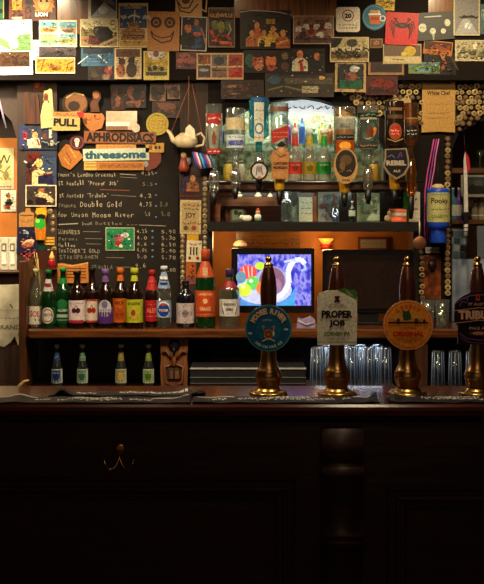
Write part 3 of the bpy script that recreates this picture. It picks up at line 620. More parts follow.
# ---- things fixed on and above the board (bottom face at YB2)
YB2 = 1.486
def cb(*a, **k): k.setdefault('Y', YB2); return card(*a, **k)
cb('picture_card', 'card', 'small green card with a pink figure pinned on the blackboard', 105.5, 227.5, 134.5, 250.5, (200, 190, 150), [('r', 106.2, 228.2, 133.8, 249.8, (40, 150, 100)), ('e', 119, 238, 5, 4, (196, 120, 120)), ('e', 125, 235, 4, 2.4, (226, 220, 210)), ('e', 118, 243.5, 3.4, 3, (190, 60, 60)), ('e', 121, 246, 2, 1.8, (226, 220, 200)), ('l', [(110, 236), (116, 238)], .8, (60, 70, 60)), ('e', 117, 236, 1.4, 1, (90, 60, 60))])
tagm = mat((206, 116, 44), .5)
cb('wooden_tag', 'wooden tag', 'orange hexagonal wooden tag at the top left of the blackboard', 57, 143, 84, 171, (190, 124, 56), [('l', [(66, 152), (71, 160), (69, 166)], 1, (170, 80, 30)), ('l', [(70, 148), (76, 158)], .8, (236, 180, 90)), ('l', [(64, 158), (70, 165)], .8, (236, 180, 90))], outline=[(66, 144), (76, 147), (83.5, 157), (70, 170), (62, 166), (57.5, 154)], thick=.006, lay=1)
cb('wooden_tag', 'wooden tag', 'orange pointed wooden tag between PULL and the plank reading APHRODISIACS', 82, 112, 105, 132, (194, 126, 60), [('s', 86, 100, 119, 2.4, .8, (160, 70, 40)), ('r', 94, 115, 96, 117, (120, 50, 30))], outline=[(80, 113), (102, 113), (105, 118), (102, 128), (91, 132), (84, 124)], thick=.006, lay=2)
cb('round_badge', 'badge', 'round maroon badge with a cream face above the hexagonal tag', 69.5, 134.5, 85, 150, (96, 30, 44), [('ring', 77, 142.3, 5.6, 6.6, (150, 80, 80)), ('e', 77, 140.5, 2.6, 2.6, (226, 206, 190)), ('p', [(75, 143), (79, 143), (78, 147), (76, 147)], (226, 206, 190)), ('r', 75.5, 140, 76.4, 141, (60, 20, 20)), ('r', 77.6, 140, 78.5, 141, (60, 20, 20))], outline=circ(77, 142.3, 7.6, 7.6), thick=.005, lay=4)
cb('sign_plank', 'sign', 'cream sign reading PULL at the top left of the blackboard', 52, 111, 80, 131, (196, 172, 106), [('r', 52.5, 112, 79.5, 117, (180, 140, 80)), ('s', 56, 78, 114.5, 1.4, .7, (180, 60, 50)), ('tb', 'PULL', 65.5, 122.5, 24, 8, (40, 34, 28)), ('p', [(76, 112), (83, 111), (84, 117), (79, 117)], (190, 40, 40))], outline=[(52, 113), (80, 111), (80, 130), (55, 131), (52, 130)], Y=1.44, rot=2)
cb('sign_plank', 'sign', 'dark orange sign plank with black lettering APHRODISIACS', 84, 131.5, 156, 144, (170, 100, 48), [('tb', 'APHRODISIACS', 120, 137.4, 68, 9.4, (26, 18, 16)), ('r', 84, 143, 156, 143.8, (100, 50, 26))], thick=.01, lay=2, rot=1)
cb('sign_plank', 'sign', 'pale blue sign plank reading threesome in teal letters', 83, 148.5, 149, 160.5, (190, 196, 176), [('tb', 'threesome', 115.5, 154.6, 62, 8.4, (40, 104, 122))], thick=.01, lay=2, rot=-1)
cb('sign_plank', 'sign', 'narrow tan sign strip between the two lettered planks', 96, 144.5, 136, 148.5, (206, 150, 80), [('s', 99, 133, 146.5, .8, .4, (120, 60, 30))], thick=.008, lay=2)
cb('sign_plank', 'sign', 'gold sign plank with fine print under the threesome plank', 97, 161.5, 144, 170, (196, 136, 60), [('r', 99, 163, 142, 168.5, (176, 110, 44)), ('s', 101, 140, 165.8, 1.6, .5, (110, 56, 24))], thick=.01, lay=2)
cb('sign_plank', 'sign', 'small cream ruled plaque at the left under the threesome plank', 84, 161.5, 96.5, 170, (214, 176, 90), [('r', 85, 163.5, 96, 164.3, (140, 90, 40)), ('r', 85, 166.5, 96, 167.3, (140, 90, 40))], thick=.008, lay=2)
cb('sign_plank', 'sign', 'short yellow plank with dark marks at the right of the signs', 145.5, 143, 164, 152.5, (206, 160, 60), [('r', 149, 145.5, 152, 150, (150, 80, 30)), ('e', 156, 147.5, 1.6, 1.8, (60, 50, 70)), ('e', 159.5, 147.5, 1.2, 1.8, (60, 50, 70))], thick=.01, lay=2)
cb('sign_plank', 'sign', 'red-brown curved plank end under the short yellow plank', 144, 153, 162, 172, (140, 60, 36), [('e', 145.5, 164, 2.8, 3, (150, 160, 150))], outline=[(148, 153), (161, 153), (161, 162), (156, 168), (146, 171), (144, 161), (148, 160)], thick=.008, lay=1)
cb('box_lid', 'box', 'glossy pinkish metal box above the APHRODISIACS plank', 106, 111, 137, 130, mat((190, 160, 136), .25, .3), [('r', 106, 122, 130, 126, (236, 226, 210)), ('r', 106, 126, 128, 130, (150, 110, 80)), ('e', 136, 128, 4, 4.6, (206, 190, 170))], thick=.03, lay=1)
cb('round_badge', 'badge', 'round yellow beer mat with pink print above the teapot', 146, 112.5, 169, 135.5, (206, 182, 50), [('ring', 157.3, 124, 8.6, 9.2, (170, 140, 40)), ('s', 152, 163, 121, 1, .6, (200, 90, 90)), ('s', 151, 164, 124.5, 1.2, .6, (200, 90, 90)), ('s', 153, 161, 128, .8, .5, (200, 90, 90))], outline=circ(157.3, 124, 11.3, 11.3), lay=5)
cr = [('l', [(57, 264), (72, 266), (88, 263)], 1.2, (226, 170, 90))] + [('l', [(60, y), (86, y + .6)], .8, (110, 60, 26)) for y in (268, 271, 274, 277)] + [('l', [(x, 267), (x + .5, 281)], .8, (120, 64, 28)) for x in (66, 80)]
cb('wicker_panel', 'basket', 'small orange wicker basket front behind the green-capped bottles', 57, 262, 88.5, 283, (200, 130, 60), cr, outline=[(57, 264), (61, 263), (72, 265), (84, 263), (88, 262), (88.5, 283), (57, 283)], thick=.012, lay=1)
# the recess above: snapshots, masks, plates, colours darkened to stand for the header's shade
cb('plate', 'plate', 'dusky round china plate above the PULL sign', 62, 91, 90, 118, (84, 52, 30), [('e', 76, 103, 11, 10, (150, 100, 56)), ('e', 74, 106, 6, 5, (70, 40, 24)), ('l', [(66, 98), (74, 93), (84, 95)], 1.2, (210, 180, 120))], outline=circ(75, 104, 13, 12.5), thick=.012, lay=0)
cb('carved_figure', 'figurine', 'small brown rabbit-like carving beside the dusky plate', 90, 90, 102, 113, (104, 62, 34), [('e', 96, 95, 3, 3.6, (176, 110, 60)), ('e', 94, 105, 4, 5, (120, 66, 34))], outline=[(92, 92), (96, 90), (100, 92), (101, 98), (98, 103), (100, 112), (91, 112), (90, 104), (93, 99)], thick=.02, lay=0)
for i, (x0, x1, y0, y1, c, lb) in enumerate(((111, 124, 84, 110, (84, 34, 28), 'reddish snapshot of a person above the pinkish box'), (124, 146, 84, 108, (44, 30, 30), 'dark snapshot of two dim faces above the teapot'), (150, 166, 80, 101, (170, 130, 96), 'pale card with brown marks above the yellow beer mat'), (167, 180, 82, 99, (166, 130, 100), 'small pale rounded card beside the hanging string'), (152, 180, 101, 118, (70, 34, 20), 'brown snapshot behind the yellow beer mat'))):
    cb('snapshot', 'photo', lb, x0, y0, x1, y1, c, blots(x0, y0, x1, y1, [(150, 90, 60), (40, 20, 16), (110, 66, 44), (60, 30, 24)], 12, i + 40, .3), rot=(i % 3 - 1) * 3)
# teapot hung on strings
tp = thing('teapot', 'cream china teapot hung on strings at the top right of the blackboard', 'teapot', (PX(186, 1.36), 1.36, PZ(150, 1.36)))
CHINA = mat((222, 200, 160), .2, 0, .15, 20); k = K(1.36)
mb = MB(); mb.lathe([(2 * k, 4 * k), (3 * k, 9 * k), (8 * k, 12 * k), (13 * k, 11 * k), (16 * k, 6.5 * k), (17 * k, 6 * k)], CHINA, 20); mb.build('pot_body', tp)
mb = MB(); mb.tube([(-8 * k, 0, 7 * k), (-13 * k, 0, 10 * k), (-16 * k, 0, 17 * k), (-19 * k, 0, 20 * k)], 3.2 * k, CHINA, 10, 1.4 * k); mb.build('spout', tp)
mb = MB(); mb.tube([(9 * k, 0, 14 * k), (15 * k, 0, 17 * k), (18.5 * k, 0, 12 * k), (17 * k, 0, 5 * k), (9 * k, 0, 3.5 * k)], 1.3 * k, CHINA, 8); mb.build('pot_handle', tp)
mb = MB(); mb.prism([(-1 * k, 13 * k), (10 * k, 10 * k), (9 * k, 20 * k), (4 * k, 25 * k), (0, 21 * k)], -.045, -.03, mat((232, 214, 180), .3)); mb.build('saucer_shard', tp)
ST = mat((176, 100, 60), .6)
for a, b in (((-15 * k, 17 * k), (4 * k, 66 * k)), ((16 * k, 16 * k), (6 * k, 66 * k)), ((2 * k, 17 * k), (3 * k, 74 * k))):
    mb = MB(); mb.tube([(a[0], 0, a[1]), (b[0], 0, b[1])], .0012, ST, 6); mb.build('string', tp)
fg = thing('patterned_cloth', 'blue and pink patterned cloth bundle below the teapot', 'cloth', (PX(202, 1.36), 1.36, PZ(170, 1.36)))
mb = MB()
cols = [(50, 80, 180), (220, 70, 110), (236, 226, 230), (40, 60, 140), (90, 190, 210), (50, 80, 180)]
rr = random.Random(5)
for i in range(11):
    x0 = -9 + i * 1.7; mb.tube([(x0 * k, 0, (18 - i * .4) * k), ((x0 + 3) * k, -.012, 9 * k), ((x0 + 5) * k, -.004, (1 + i * .2) * k)], 1.3 * k, mat(cols[i % 6], .7), 6)
mb.build('folds', fg)
fr = thing('figurine', 'small red and gold figurine on the post left of the patterned cloth', 'figurine', (PX(184, 1.42), 1.42, PZ(172, 1.42)))
mb = MB(); mb.lathe([(0, .022), (.02, .026), (.05, .018), (.065, .014)], mat((150, 60, 40), .4), 14); mb.build('robe', fr)
mb = MB(); mb.blob((0, 0, .078), (.014, .013, .016), mat((206, 170, 120), .4)); mb.blob((.02, 0, .05), (.016, .01, .02), mat((120, 120, 130), .4)); mb.build('head', fr)

# ---- post with cards between board and television opening
def cp(*a, **k): k.setdefault('Y', 1.45); return card(*a, **k)
cp('snapshot', 'photo', 'purple and brown snapshot at the top of the coin post', 179, 171, 201, 198, (70, 34, 30), [('r', 182, 173, 188, 194, (70, 40, 90))] + figure(193, 178, 3, (170, 110, 60)) + [('r', 180, 195, 200, 197, (130, 40, 30))])
cp('poster_card', 'poster', 'cream circus-style notice with dense lettering on the coin post', 180, 200, 201, 234, (214, 190, 140), [('r', 182, 202, 199, 232, (196, 170, 120)), ('s', 183, 198, 205, 1.4, .7, (160, 60, 40)), ('s', 184, 197, 209, 1, .6, (80, 50, 40)), ('t', 'JOY', 190.5, 216, 11, 7, (80, 60, 50)), ('s', 183, 198, 223, 1.6, .8, (150, 60, 50)), ('e', 194, 228, 2.6, 2.4, (190, 80, 60)), ('e', 186, 228, 2.4, 2.2, (120, 100, 60))], rot=1, lay=1)
cp('yellow_note', 'card', 'bright yellow paper slip between the two cards on the coin post', 187, 233, 198.5, 243, (226, 176, 40), [])
cp('playing_card', 'card', 'white playing card with red and black print on the coin post', 186.5, 240.5, 201.5, 262, (230, 216, 184), [('s', 189, 199, 244, 1.4, .7, (170, 40, 40)), ('r', 190, 247, 191.4, 255, (60, 40, 40)), ('r', 193, 247, 194.4, 255, (60, 40, 40)), ('r', 196, 247, 197.4, 255, (60, 40, 40)), ('e', 190, 258, 1.6, 1.6, (190, 60, 40)), ('e', 198, 258, 1.6, 1.6, (190, 60, 40))], rot=2, lay=1)
cp('matchbox', 'box', 'small red box at the right edge of the coin post', 201, 251, 208, 262, (200, 60, 40), [('s', 202.5, 206.5, 256, .8, .5, (230, 160, 120))], thick=.012)
cp('snapshot', 'photo', 'plain orange card low on the coin post beside the whiskey neck', 186, 262, 196, 284, (200, 110, 40), [('r', 187, 276, 195, 283, (150, 90, 100))])

# ================================================================= CARDS ON THE HEADER
HC = []
def ch(*a, **k): HC.append((a, k))
# lacquered boards showing between
for i, (x0, y0, x1, y1, nm) in enumerate(((57, -30, 90, 34, 'left'), (234, -30, 337, 18, 'middle'), (428, -30, 456, 20, 'right'))):
    mb = MB(); Yl = 1.372; mb.box(PX(x0, Yl), PX(x1, Yl), Yl, 1.3799, PZ(y1, Yl), PZ(y0, Yl), LACQUER, .002)
    o = mb.build('lacquered_panel', None, (0, 0, 0)); tag(o, 'shiny brown lacquered wall panel at the top, %s one of three' % {'left': 'leftmost', 'middle': 'middle', 'right': 'rightmost'}[nm], 'panel')
ch('wall_sticker', 'sticker', 'green and black emblem sticker cut by the top left corner', -6, -12, 4, 19, (40, 140, 90), [('e', 1, 11, 2, 2.4, (20, 30, 24)), ('r', 3, -10, 4, 18, (206, 190, 140))], lay=1)
ch('figure_card', 'card', 'orange card of a footballer in yellow shorts and white socks', 9, -14, 25, 19, (150, 80, 40), [('r', 12, 0, 16.5, 10, (236, 180, 40)), ('r', 17, 0, 22, 10, (236, 180, 40)), ('r', 12, -12, 22, 1, (220, 200, 160)), ('r', 13, 10, 15.5, 17, (110, 60, 36)), ('r', 18.5, 10, 21, 17, (110, 60, 36)), ('r', 12, 17, 22, 19, (230, 210, 180))], lay=1)
ch('picture_card', 'card', 'dark red mottled card between the footballer and the lion card', 24, -12, 33, 19, (110, 50, 40), blots(24, -5, 33, 19, [(60, 50, 60), (150, 60, 60), (90, 80, 60)], 8, 2))
ch('lion_card', 'card', 'brown card with golden lion mane lettered LION', 32.5, -14, 56, 21, (110, 56, 24), [('e', 44, 4, 9.6, 10, (226, 150, 60)), ('e', 44, 3, 6, 7, (240, 190, 110))] + [('l', [(44 + 8 * math.cos(a), 4 + 9 * math.sin(a)), (44 + 11 * math.cos(a + .3), 4 + 12 * math.sin(a + .3))], 1.1, (236, 170, 70)) for a in [i * .45 for i in range(14)]] + [('e', 41, 1, 1.4, 1, (60, 30, 14)), ('e', 47, 1, 1.4, 1, (60, 30, 14)), ('r', 35, 12, 49, 17, (70, 34, 20)), ('tb', 'LION', 41.8, 14.6, 12.5, 4.4, (250, 244, 230)), ('s', 36, 47, 18.3, .5, .4, (220, 120, 60))], lay=2)
ch('calendar_page', 'calendar', 'large white page with green cartoon landscape at the far left', -30, 20, 32.5, 75, (232, 236, 230), [('r', -28, 22, 31, 38, (214, 228, 238)), ('p', [(-10, 38), (0, 37), (8, 42), (14, 41), (20, 35), (31, 34), (31, 51), (12, 51), (2, 46), (-10, 42)], (130, 176, 110)), ('e', 14, 44, 5, 5, (226, 232, 222)), ('l', [(11, 42), (13, 38), (17, 39), (18, 44)], .5, (90, 110, 90)), ('s', 18, 31, 37, 1.4, .4, (90, 120, 90)), ('s', 18, 31, 43, 2.2, .5, (90, 150, 80)), ('s', 6, 30, 48, 1.6, .5, (100, 160, 90)), ('r', -28, 52, 29.5, 67, (100, 62, 30)), ('s', 2, 28, 56, 2.4, .9, (130, 90, 40)), ('s', 2, 28, 62, 2.4, .9, (66, 40, 22)), ('s', 2, 7, 71, .5, .4, (120, 120, 120))], lay=4, rot=-1)
ch('postcard', 'postcard', 'postcard of four beach views with a white star, top left', 39, 20, 77, 47, (226, 220, 196), [('r', 40.5, 22, 57.5, 27, (120, 190, 210)), ('r', 40.5, 27, 57.5, 32.5, (230, 190, 100)), ('r', 59.5, 22, 76, 28, (100, 170, 190)), ('r', 59.5, 28, 76, 33, (206, 150, 90)), ('r', 40.5, 34, 57.5, 38, (196, 190, 140)), ('r', 40.5, 38, 57.5, 44, (150, 190, 140)), ('r', 59.5, 34, 76, 38, (110, 180, 200)), ('r', 59.5, 38, 76, 44, (226, 190, 130)), ('e', 49, 30, 6, 1.6, (190, 120, 60)), ('e', 68, 31, 6, 1.5, (120, 80, 40)), ('e', 66, 41, 6, 2, (150, 160, 90)), ('p', [(60, 26), (61.5, 31), (66, 33), (61, 34.5), (59, 39), (57, 34.5), (52, 33), (57, 31)], (250, 246, 220))], lay=5)
ch('postcard', 'postcard', 'dark dusk postcard of a low headland under the beach views card', 39, 46, 76, 58, (92, 74, 80), [('p', [(40, 57), (46, 52.5), (62, 51.5), (66, 55), (76, 56), (76, 58), (40, 58)], (50, 30, 26)), ('r', 39, 46, 76, 49, (120, 100, 106))], lay=4)
ch('postcard', 'postcard', 'yellow postcard with leaning tree silhouettes and script', 35.5, 57.5, 75, 73.5, (232, 214, 190), [('r', 36.5, 58.5, 74.5, 72, (226, 160, 30)), ('l', [(38, 61), (42, 60), (45, 59.5)], .8, (80, 50, 20)), ('l', [(41, 71), (43, 63), (45, 59)], .8, (80, 50, 20)), ('l', [(37, 68), (41, 63)], .6, (80, 50, 20)), ('t', 'Spain', 56, 67, 11, 5, (110, 70, 30)), ('l', [(66, 71), (68, 64), (74, 61)], .9, (80, 50, 20)), ('l', [(70, 71), (72, 65)], .7, (80, 50, 20))], lay=6)
ch('picture_card', 'card', 'pale blue strip of card between the calendar page and yellow postcard', 33, 40, 40, 60, (206, 214, 230), [], lay=2)
ch('picture_card', 'card', 'sky blue strip of card beneath the postcard of a steam train', 81, 45, 114, 66, (70, 120, 150), [('r', 83, 48, 113, 54, (40, 56, 80)), ('p', [(84, 63), (91, 56), (113, 56), (113, 64)], (60, 110, 146)), ('l', [(78, 64), (88, 56)], .8, (220, 220, 210)), ('l', [(98, 55), (107, 63)], 1, (220, 226, 220)), ('l', [(84, 58), (112, 60)], .4, (130, 170, 190)), ('l', [(84, 61), (112, 62)], .4, (130, 170, 190))], lay=2)
ch('framed_print', 'picture', 'silver grey abstract print at the top beside the lacquered panel', 88, -12, 117, 19, (206, 200, 180), [('r', 91, -12, 116, 17.5, (96, 90, 90)), ('p', [(91, 17), (104, 2), (116, 12), (116, 17.5)], (176, 176, 176)), ('p', [(91, -12), (104, -12), (116, 6), (104, 2)], (130, 130, 140)), ('e', 103, 10, 5, 4, (220, 220, 220))], lay=2)
ch('postcard', 'postcard', 'cream postcard of a steam locomotive on curved track', 80, 19, 118, 47, (222, 206, 160), [('r', 81, 32, 117, 46, (176, 140, 90)), ('p', [(81, 29), (93, 30), (93, 36), (81, 36)], (146, 130, 60)), ('p', [(95, 44), (95, 29), (99, 26), (108, 27), (113, 32), (113, 38), (103, 42)], (46, 36, 34)), ('e', 96.5, 31, 3.6, 4.6, (30, 24, 24)), ('e', 96.5, 31, 2, 2.6, (90, 84, 80)), ('p', [(88, 44), (89, 35), (99, 36), (98, 45)], (120, 34, 30)), ('l', [(101, 45), (117, 37)], .8, (206, 190, 160)), ('l', [(104, 46), (118, 40)], .6, (90, 60, 40)), ('ring', 113, 22.5, 1.8, 2.6, (150, 110, 60)), ('l', [(81, 40), (88, 39)], .7, (206, 60, 40))], lay=5)
ch('postcard', 'postcard', 'blue-topped postcard of an old domed castle building', 118.5, 3, 148, 47.5, (206, 176, 120), [('r', 120, 6, 147, 28, (60, 88, 130)), ('s', 121, 146, 18, 3, 1.8, (196, 186, 170)), ('p', [(121, 40), (122, 30), (128, 28), (128, 24), (138, 23.5), (139, 28), (145, 30), (145, 40)], (176, 130, 70)), ('e', 133, 24, 4, 2.4, (150, 100, 60)), ('r', 123, 35, 144, 36, (90, 60, 34)), ('r', 123, 31.5, 143, 32.2, (110, 74, 40)), ('s', 123, 143, 38, 1, .7, (80, 54, 30)), ('l', [(134, 22), (135, 9)], 1, (220, 206, 170)), ('r', 120, 41, 147, 46, (190, 150, 80)), ('t', 'COLOMBO', 133, 8, 18, 2.4, (220, 190, 120))], lay=4)
ch('postcard', 'postcard', 'postcard of two brown bears sitting side by side', 114.5, 48, 141.5, 79, (214, 190, 150), [('r', 116, 49, 140, 57, (120, 84, 50)), ('r', 116, 58, 140, 77, (206, 180, 136)), ('e', 122, 62, 3.4, 4, (90, 50, 26)), ('e', 121, 71, 4.6, 6.4, (176, 110, 60)), ('e', 131.5, 61, 3.4, 4, (60, 34, 24)), ('e', 131.5, 70, 5.4, 7.6, (80, 50, 34)), ('e', 119.6, 58.6, 1.2, 1.4, (80, 44, 24)), ('e', 134, 57.6, 1.2, 1.4, (60, 34, 24)), ('l', [(136, 63), (139, 73)], 1, (150, 150, 140))], lay=3)
ch('craft_card', 'card', 'tan craft card with two button eyes and a wide drawn smile', 147.5, 11.5, 179.5, 51, (190, 130, 66), [('ring', 156, 22.5, 3, 5.6, (84, 40, 22)), ('ring', 169.6, 22.5, 3, 5.6, (84, 40, 22)), ('ring', 156, 22.5, 0, 2, (100, 60, 50)), ('ring', 169.6, 22.5, 0, 2, (100, 60, 50)), ('l', [(151, 31), (154, 35.5), (162, 38), (170, 36.5), (174, 31)], 1.2, (84, 40, 22)), ('l', [(151, 32), (153, 38), (162, 43), (171, 40.5), (174, 32)], 1.3, (84, 40, 22))], lay=7, rot=1)
ch('picture_card', 'card', 'yellow postcard with three dark round figures below the smiling card', 143.5, 51, 169, 80, (226, 206, 110), [('r', 145, 52, 167.5, 68, (206, 176, 40)), ('e', 156, 54, 8.6, 6, (220, 206, 190)), ('e', 156, 54, 3, 3, (140, 100, 90)), ('r', 145, 68, 167.5, 76, (196, 170, 60)), ('e', 149.5, 69, 2, 2.4, (50, 44, 20)), ('e', 155, 68, 2.4, 2.6, (50, 44, 20)), ('e', 162, 69, 2.2, 2.4, (50, 44, 20)), ('r', 146, 72, 167, 75.6, (70, 60, 24)), ('s', 146, 167, 63, 2, .5, (150, 130, 50))], lay=5)
ch('craft_card', 'card', 'cream card with a drawn brown smile cut by the top edge', 175.5, -14, 202, 16.5, (206, 160, 96), [('l', [(178, 2), (182, 8), (189, 8), (193, 0)], 1.3, (84, 40, 24)), ('l', [(177, 0), (180, 11), (190, 13), (198, 4)], 1.3, (84, 40, 24)), ('e', 186, 1, 4, 3, (110, 50, 34)), ('l', [(201, -10), (200, 8), (206, 12), (207, -4)], 1.4, (206, 160, 96))], lay=3)
ch('snapshot', 'photo', 'snapshot of a couple, one in black and one in blue', 181, 16.5, 207, 51, (200, 190, 180), [('r', 182, 17.5, 206, 50, (40, 30, 34))] + figure(196, 22, 3, (60, 90, 140), (190, 110, 70)) + [('r', 192, 27, 202, 48, (50, 84, 130))] + figure(188, 29, 3.6, (24, 20, 24), (206, 130, 76), (190, 110, 60)) + [('e', 197, 34, 4, 2, (206, 100, 50)), ('l', [(201, 28), (204, 36), (206, 44)], 1.6, (190, 110, 70))], lay=6, rot=2)
CHILI = [('r', 209, 8.5, 234, 46, (70, 40, 28)), ('t', 'GLENVILLE', 221.5, 16, 23, 4, (214, 150, 60)), ('s', 212, 231, 10.5, .8, .5, (150, 120, 90)), ('e', 215, 25, 3.4, 5, (130, 130, 60)), ('e', 221, 27, 3.6, 6, (150, 140, 70)), ('e', 228, 26, 3.2, 5, (90, 110, 60)), ('l', [(211, 30), (214, 38), (222, 43), (232, 44)], 3.6, (206, 70, 30)), ('l', [(212, 40), (220, 42), (230, 43)], 2.6, (230, 110, 40)), ('l', [(217, 36), (226, 35), (231, 40)], 2.4, (190, 60, 30)), ('l', [(229, 24), (231, 30), (228, 35)], 1, (190, 190, 150))]
ch('postcard', 'postcard', 'dark postcard of red and green chillies with yellow title', 208, 7.5, 235, 47.5, (150, 120, 90), CHILI, lay=5)
ch('picture_card', 'card', 'dim pinkish card under the snapshot of the couple', 176, 52, 197, 69, (120, 60, 50), blots(176, 52, 197, 69, [(170, 90, 80), (60, 40, 40), (140, 100, 80)], 9, 11, .3), lay=2)
ch('postcard', 'postcard', 'six-view strip postcard below the chilli card', 196.5, 53, 243.5, 79.5, (206, 170, 130), [('r', 198, 54.5, 210.5, 64, (150, 90, 40)), ('r', 198, 65.5, 210.5, 77.5, (80, 60, 70)), ('r', 212, 54.5, 227, 66, (120, 110, 110)), ('r', 212, 67.5, 227, 77.5, (140, 110, 90)), ('r', 228.5, 54.5, 242.5, 66, (170, 80, 60)), ('r', 228.5, 67.5, 242.5, 77.5, (190, 90, 70)), ('e', 204, 70, 5, 1.6, (160, 150, 160)), ('e', 219, 61, 5.4, 4, (70, 70, 80)), ('r', 213, 70, 226, 71, (60, 50, 44)), ('p', [(229, 77), (236, 71), (242, 69), (242, 77.5)], (190, 40, 30)), ('s', 229, 242, 60, 2.6, 1, (110, 40, 40)), ('l', [(200, 62), (201, 56), (204, 58)], 1, (90, 50, 30)), ('l', [(207, 63), (208, 56)], 1.2, (200, 120, 50))], lay=6)
ch('snapshot', 'photo', 'photo of a party of people in yellow light below the arched panel', 240, 10, 291, 49, (50, 26, 24), [('l', [(240, 12), (252, 10.5), (266, 11), (278, 12), (292, 15)], .8, (200, 190, 180)), ('r', 266, 19, 275, 24, (200, 150, 40))] + figure(257, 25, 3, (206, 110, 50)) + figure(252, 33, 3, (196, 120, 60), (220, 150, 90)) + figure(273, 29, 3, (220, 170, 60), (220, 150, 80)) + figure(264, 33, 3, (226, 190, 80), (214, 140, 80)) + figure(283, 33, 3.4, (190, 110, 50), (220, 160, 90)) + [('l', [(268, 36), (276, 44), (288, 40)], 2, (230, 170, 100)), ('e', 262, 44, 3, 4, (30, 20, 20))], lay=4, rot=0)
ch('snapshot', 'photo', 'pale photo of a group of runners in white shirts', 293, 15.5, 334, 44, (206, 170, 140), [('r', 294, 16.5, 333, 43, (170, 130, 110))] + sum([figure(x, y, 1.7, c, (150, 90, 70)) for x, y, c in ((299, 24, (220, 210, 206)), (306, 22, (230, 220, 210)), (311, 27, (200, 60, 50)), (317, 22, (226, 216, 210)), (323, 22, (150, 50, 44)), (328, 21, (220, 210, 206)), (303, 30, (90, 60, 80)), (320, 30, (230, 220, 210)))], []) + [('r', 294, 38, 333, 43, (120, 90, 80)), ('s', 296, 332, 38, 2.4, 1.2, (60, 40, 50))], lay=5)
ch('snapshot', 'photo', 'dark photo of two faces close together', 243, 50, 281, 73, (30, 20, 20), [('e', 250, 61, 5, 7, (60, 110, 90)), ('e', 258, 62, 5.6, 8, (200, 100, 70)), ('e', 271, 61, 5.6, 8, (214, 120, 70)), ('e', 259, 66, 4, 5, (210, 130, 100)), ('e', 271, 68, 4, 3, (190, 80, 60)), ('e', 258, 54.5, 5.6, 3, (50, 26, 18)), ('e', 271, 54, 6, 3, (60, 30, 20))], lay=4)
ch('snapshot', 'photo', 'dark photo of a smiling person in a pale shirt and red tie', 281, 48.5, 325, 75, (34, 22, 20), [('e', 285, 56, 3.4, 3.6, (150, 120, 80)), ('e', 285, 66, 4, 4, (110, 70, 50))] + figure(300, 54, 3.8, (206, 196, 160), (220, 140, 86)) + [('p', [(299, 60), (302, 60), (304, 71), (300, 71)], (190, 50, 50))] + figure(317, 56, 3.4, (30, 26, 34), (206, 130, 80)), lay=3)
ch('snapshot', 'photo', 'murky blue-grey photo hanging under the two faces photo', 265, 73, 334, 97, (70, 56, 46), [('e', 274, 80, 7, 4, (60, 100, 120)), ('r', 284, 78, 332, 84, (100, 90, 74)), ('l', [(268, 90), (284, 86), (300, 90), (320, 88)], 1.6, (120, 120, 90)), ('r', 302, 86, 318, 93, (170, 160, 130)), ('l', [(304, 89.5), (316, 89.5)], .5, (90, 80, 60)), ('e', 322, 78, 3, 2, (200, 160, 90))], lay=1)
ch('snapshot', 'photo', 'brown photo of a crowd left of the murky photo', 221, 80, 264, 99, (66, 44, 36), blots(221, 84, 262, 99, [(150, 110, 80), (40, 26, 24), (110, 70, 60)], 16, 9, .16), lay=1)
ch('speed_sign', 'sign', 'white square sticker with 20 in a red ring', 336, 7, 360, 32, (232, 224, 206), [('ring', 348, 15.6, 5, 6, (190, 40, 36)), ('tb', '20', 348, 15.8, 7, 5, (40, 30, 30)), ('s', 338.5, 358, 25, .8, .5, (70, 50, 50)), ('s', 338.5, 358, 28, .7, .5, (90, 60, 60))], outline=[(338, 7), (358, 7), (360, 9), (360, 30), (358, 32), (338, 32), (336, 30), (336, 9)], lay=5)
ch('round_beer_mat', 'beer mat', 'round blue beer mat with an orange tankard', 362.5, 4, 386.5, 31, (60, 130, 160), [('ring', 374.5, 17, 10.6, 11.6, (90, 170, 190)), ('p', [(369, 14.5), (380.5, 14.5), (380, 24), (370, 24)], (220, 120, 50)), ('r', 370, 10.5, 380, 13.5, (240, 220, 170)), ('r', 368.5, 13.5, 381, 15.2, (240, 240, 230)), ('r', 371, 17, 379, 20, (190, 80, 40)), ('ring', 382.6, 18.5, 2, 3, (240, 230, 210)), ('t', 'BEER', 374.5, 12, 8, 2, (190, 90, 40))], outline=circ(374.5, 17.2, 12.2, 13), lay=5)
ch('postcard', 'postcard', 'yellow card corner above the round blue beer mat', 376, -10, 395, 10, (226, 190, 40), [('s', 379, 392, 2, 1.2, .8, (90, 60, 20)), ('s', 382, 392, 6, 1, .6, (90, 60, 20))], lay=4, rot=4)
ch('postcard', 'postcard', 'bright red square card with a black crab drawing', 385.5, 12.5, 418, 45, (218, 40, 42), [('e', 402, 25.5, 6.4, 2.9, (34, 20, 20)), ('e', 402, 25.4, 2.4, 1, (120, 60, 60))] + [('l', [(402 + s * 6, 24 + i * .8), (402 + s * (11 - i), 21 + i * 3), (402 + s * (12.5 - i * 1.6), 28 + i * 3.4)], .8, (40, 18, 20)) for s in (-1, 1) for i in range(4)] + [('l', [(402 + s * 4, 23), (402 + s * 8, 19), (402 + s * 5, 18.5)], 1, (40, 18, 20)) for s in (-1, 1)] + [('s', 411, 416, 44, .3, .3, (240, 190, 180))], lay=7, rot=3)
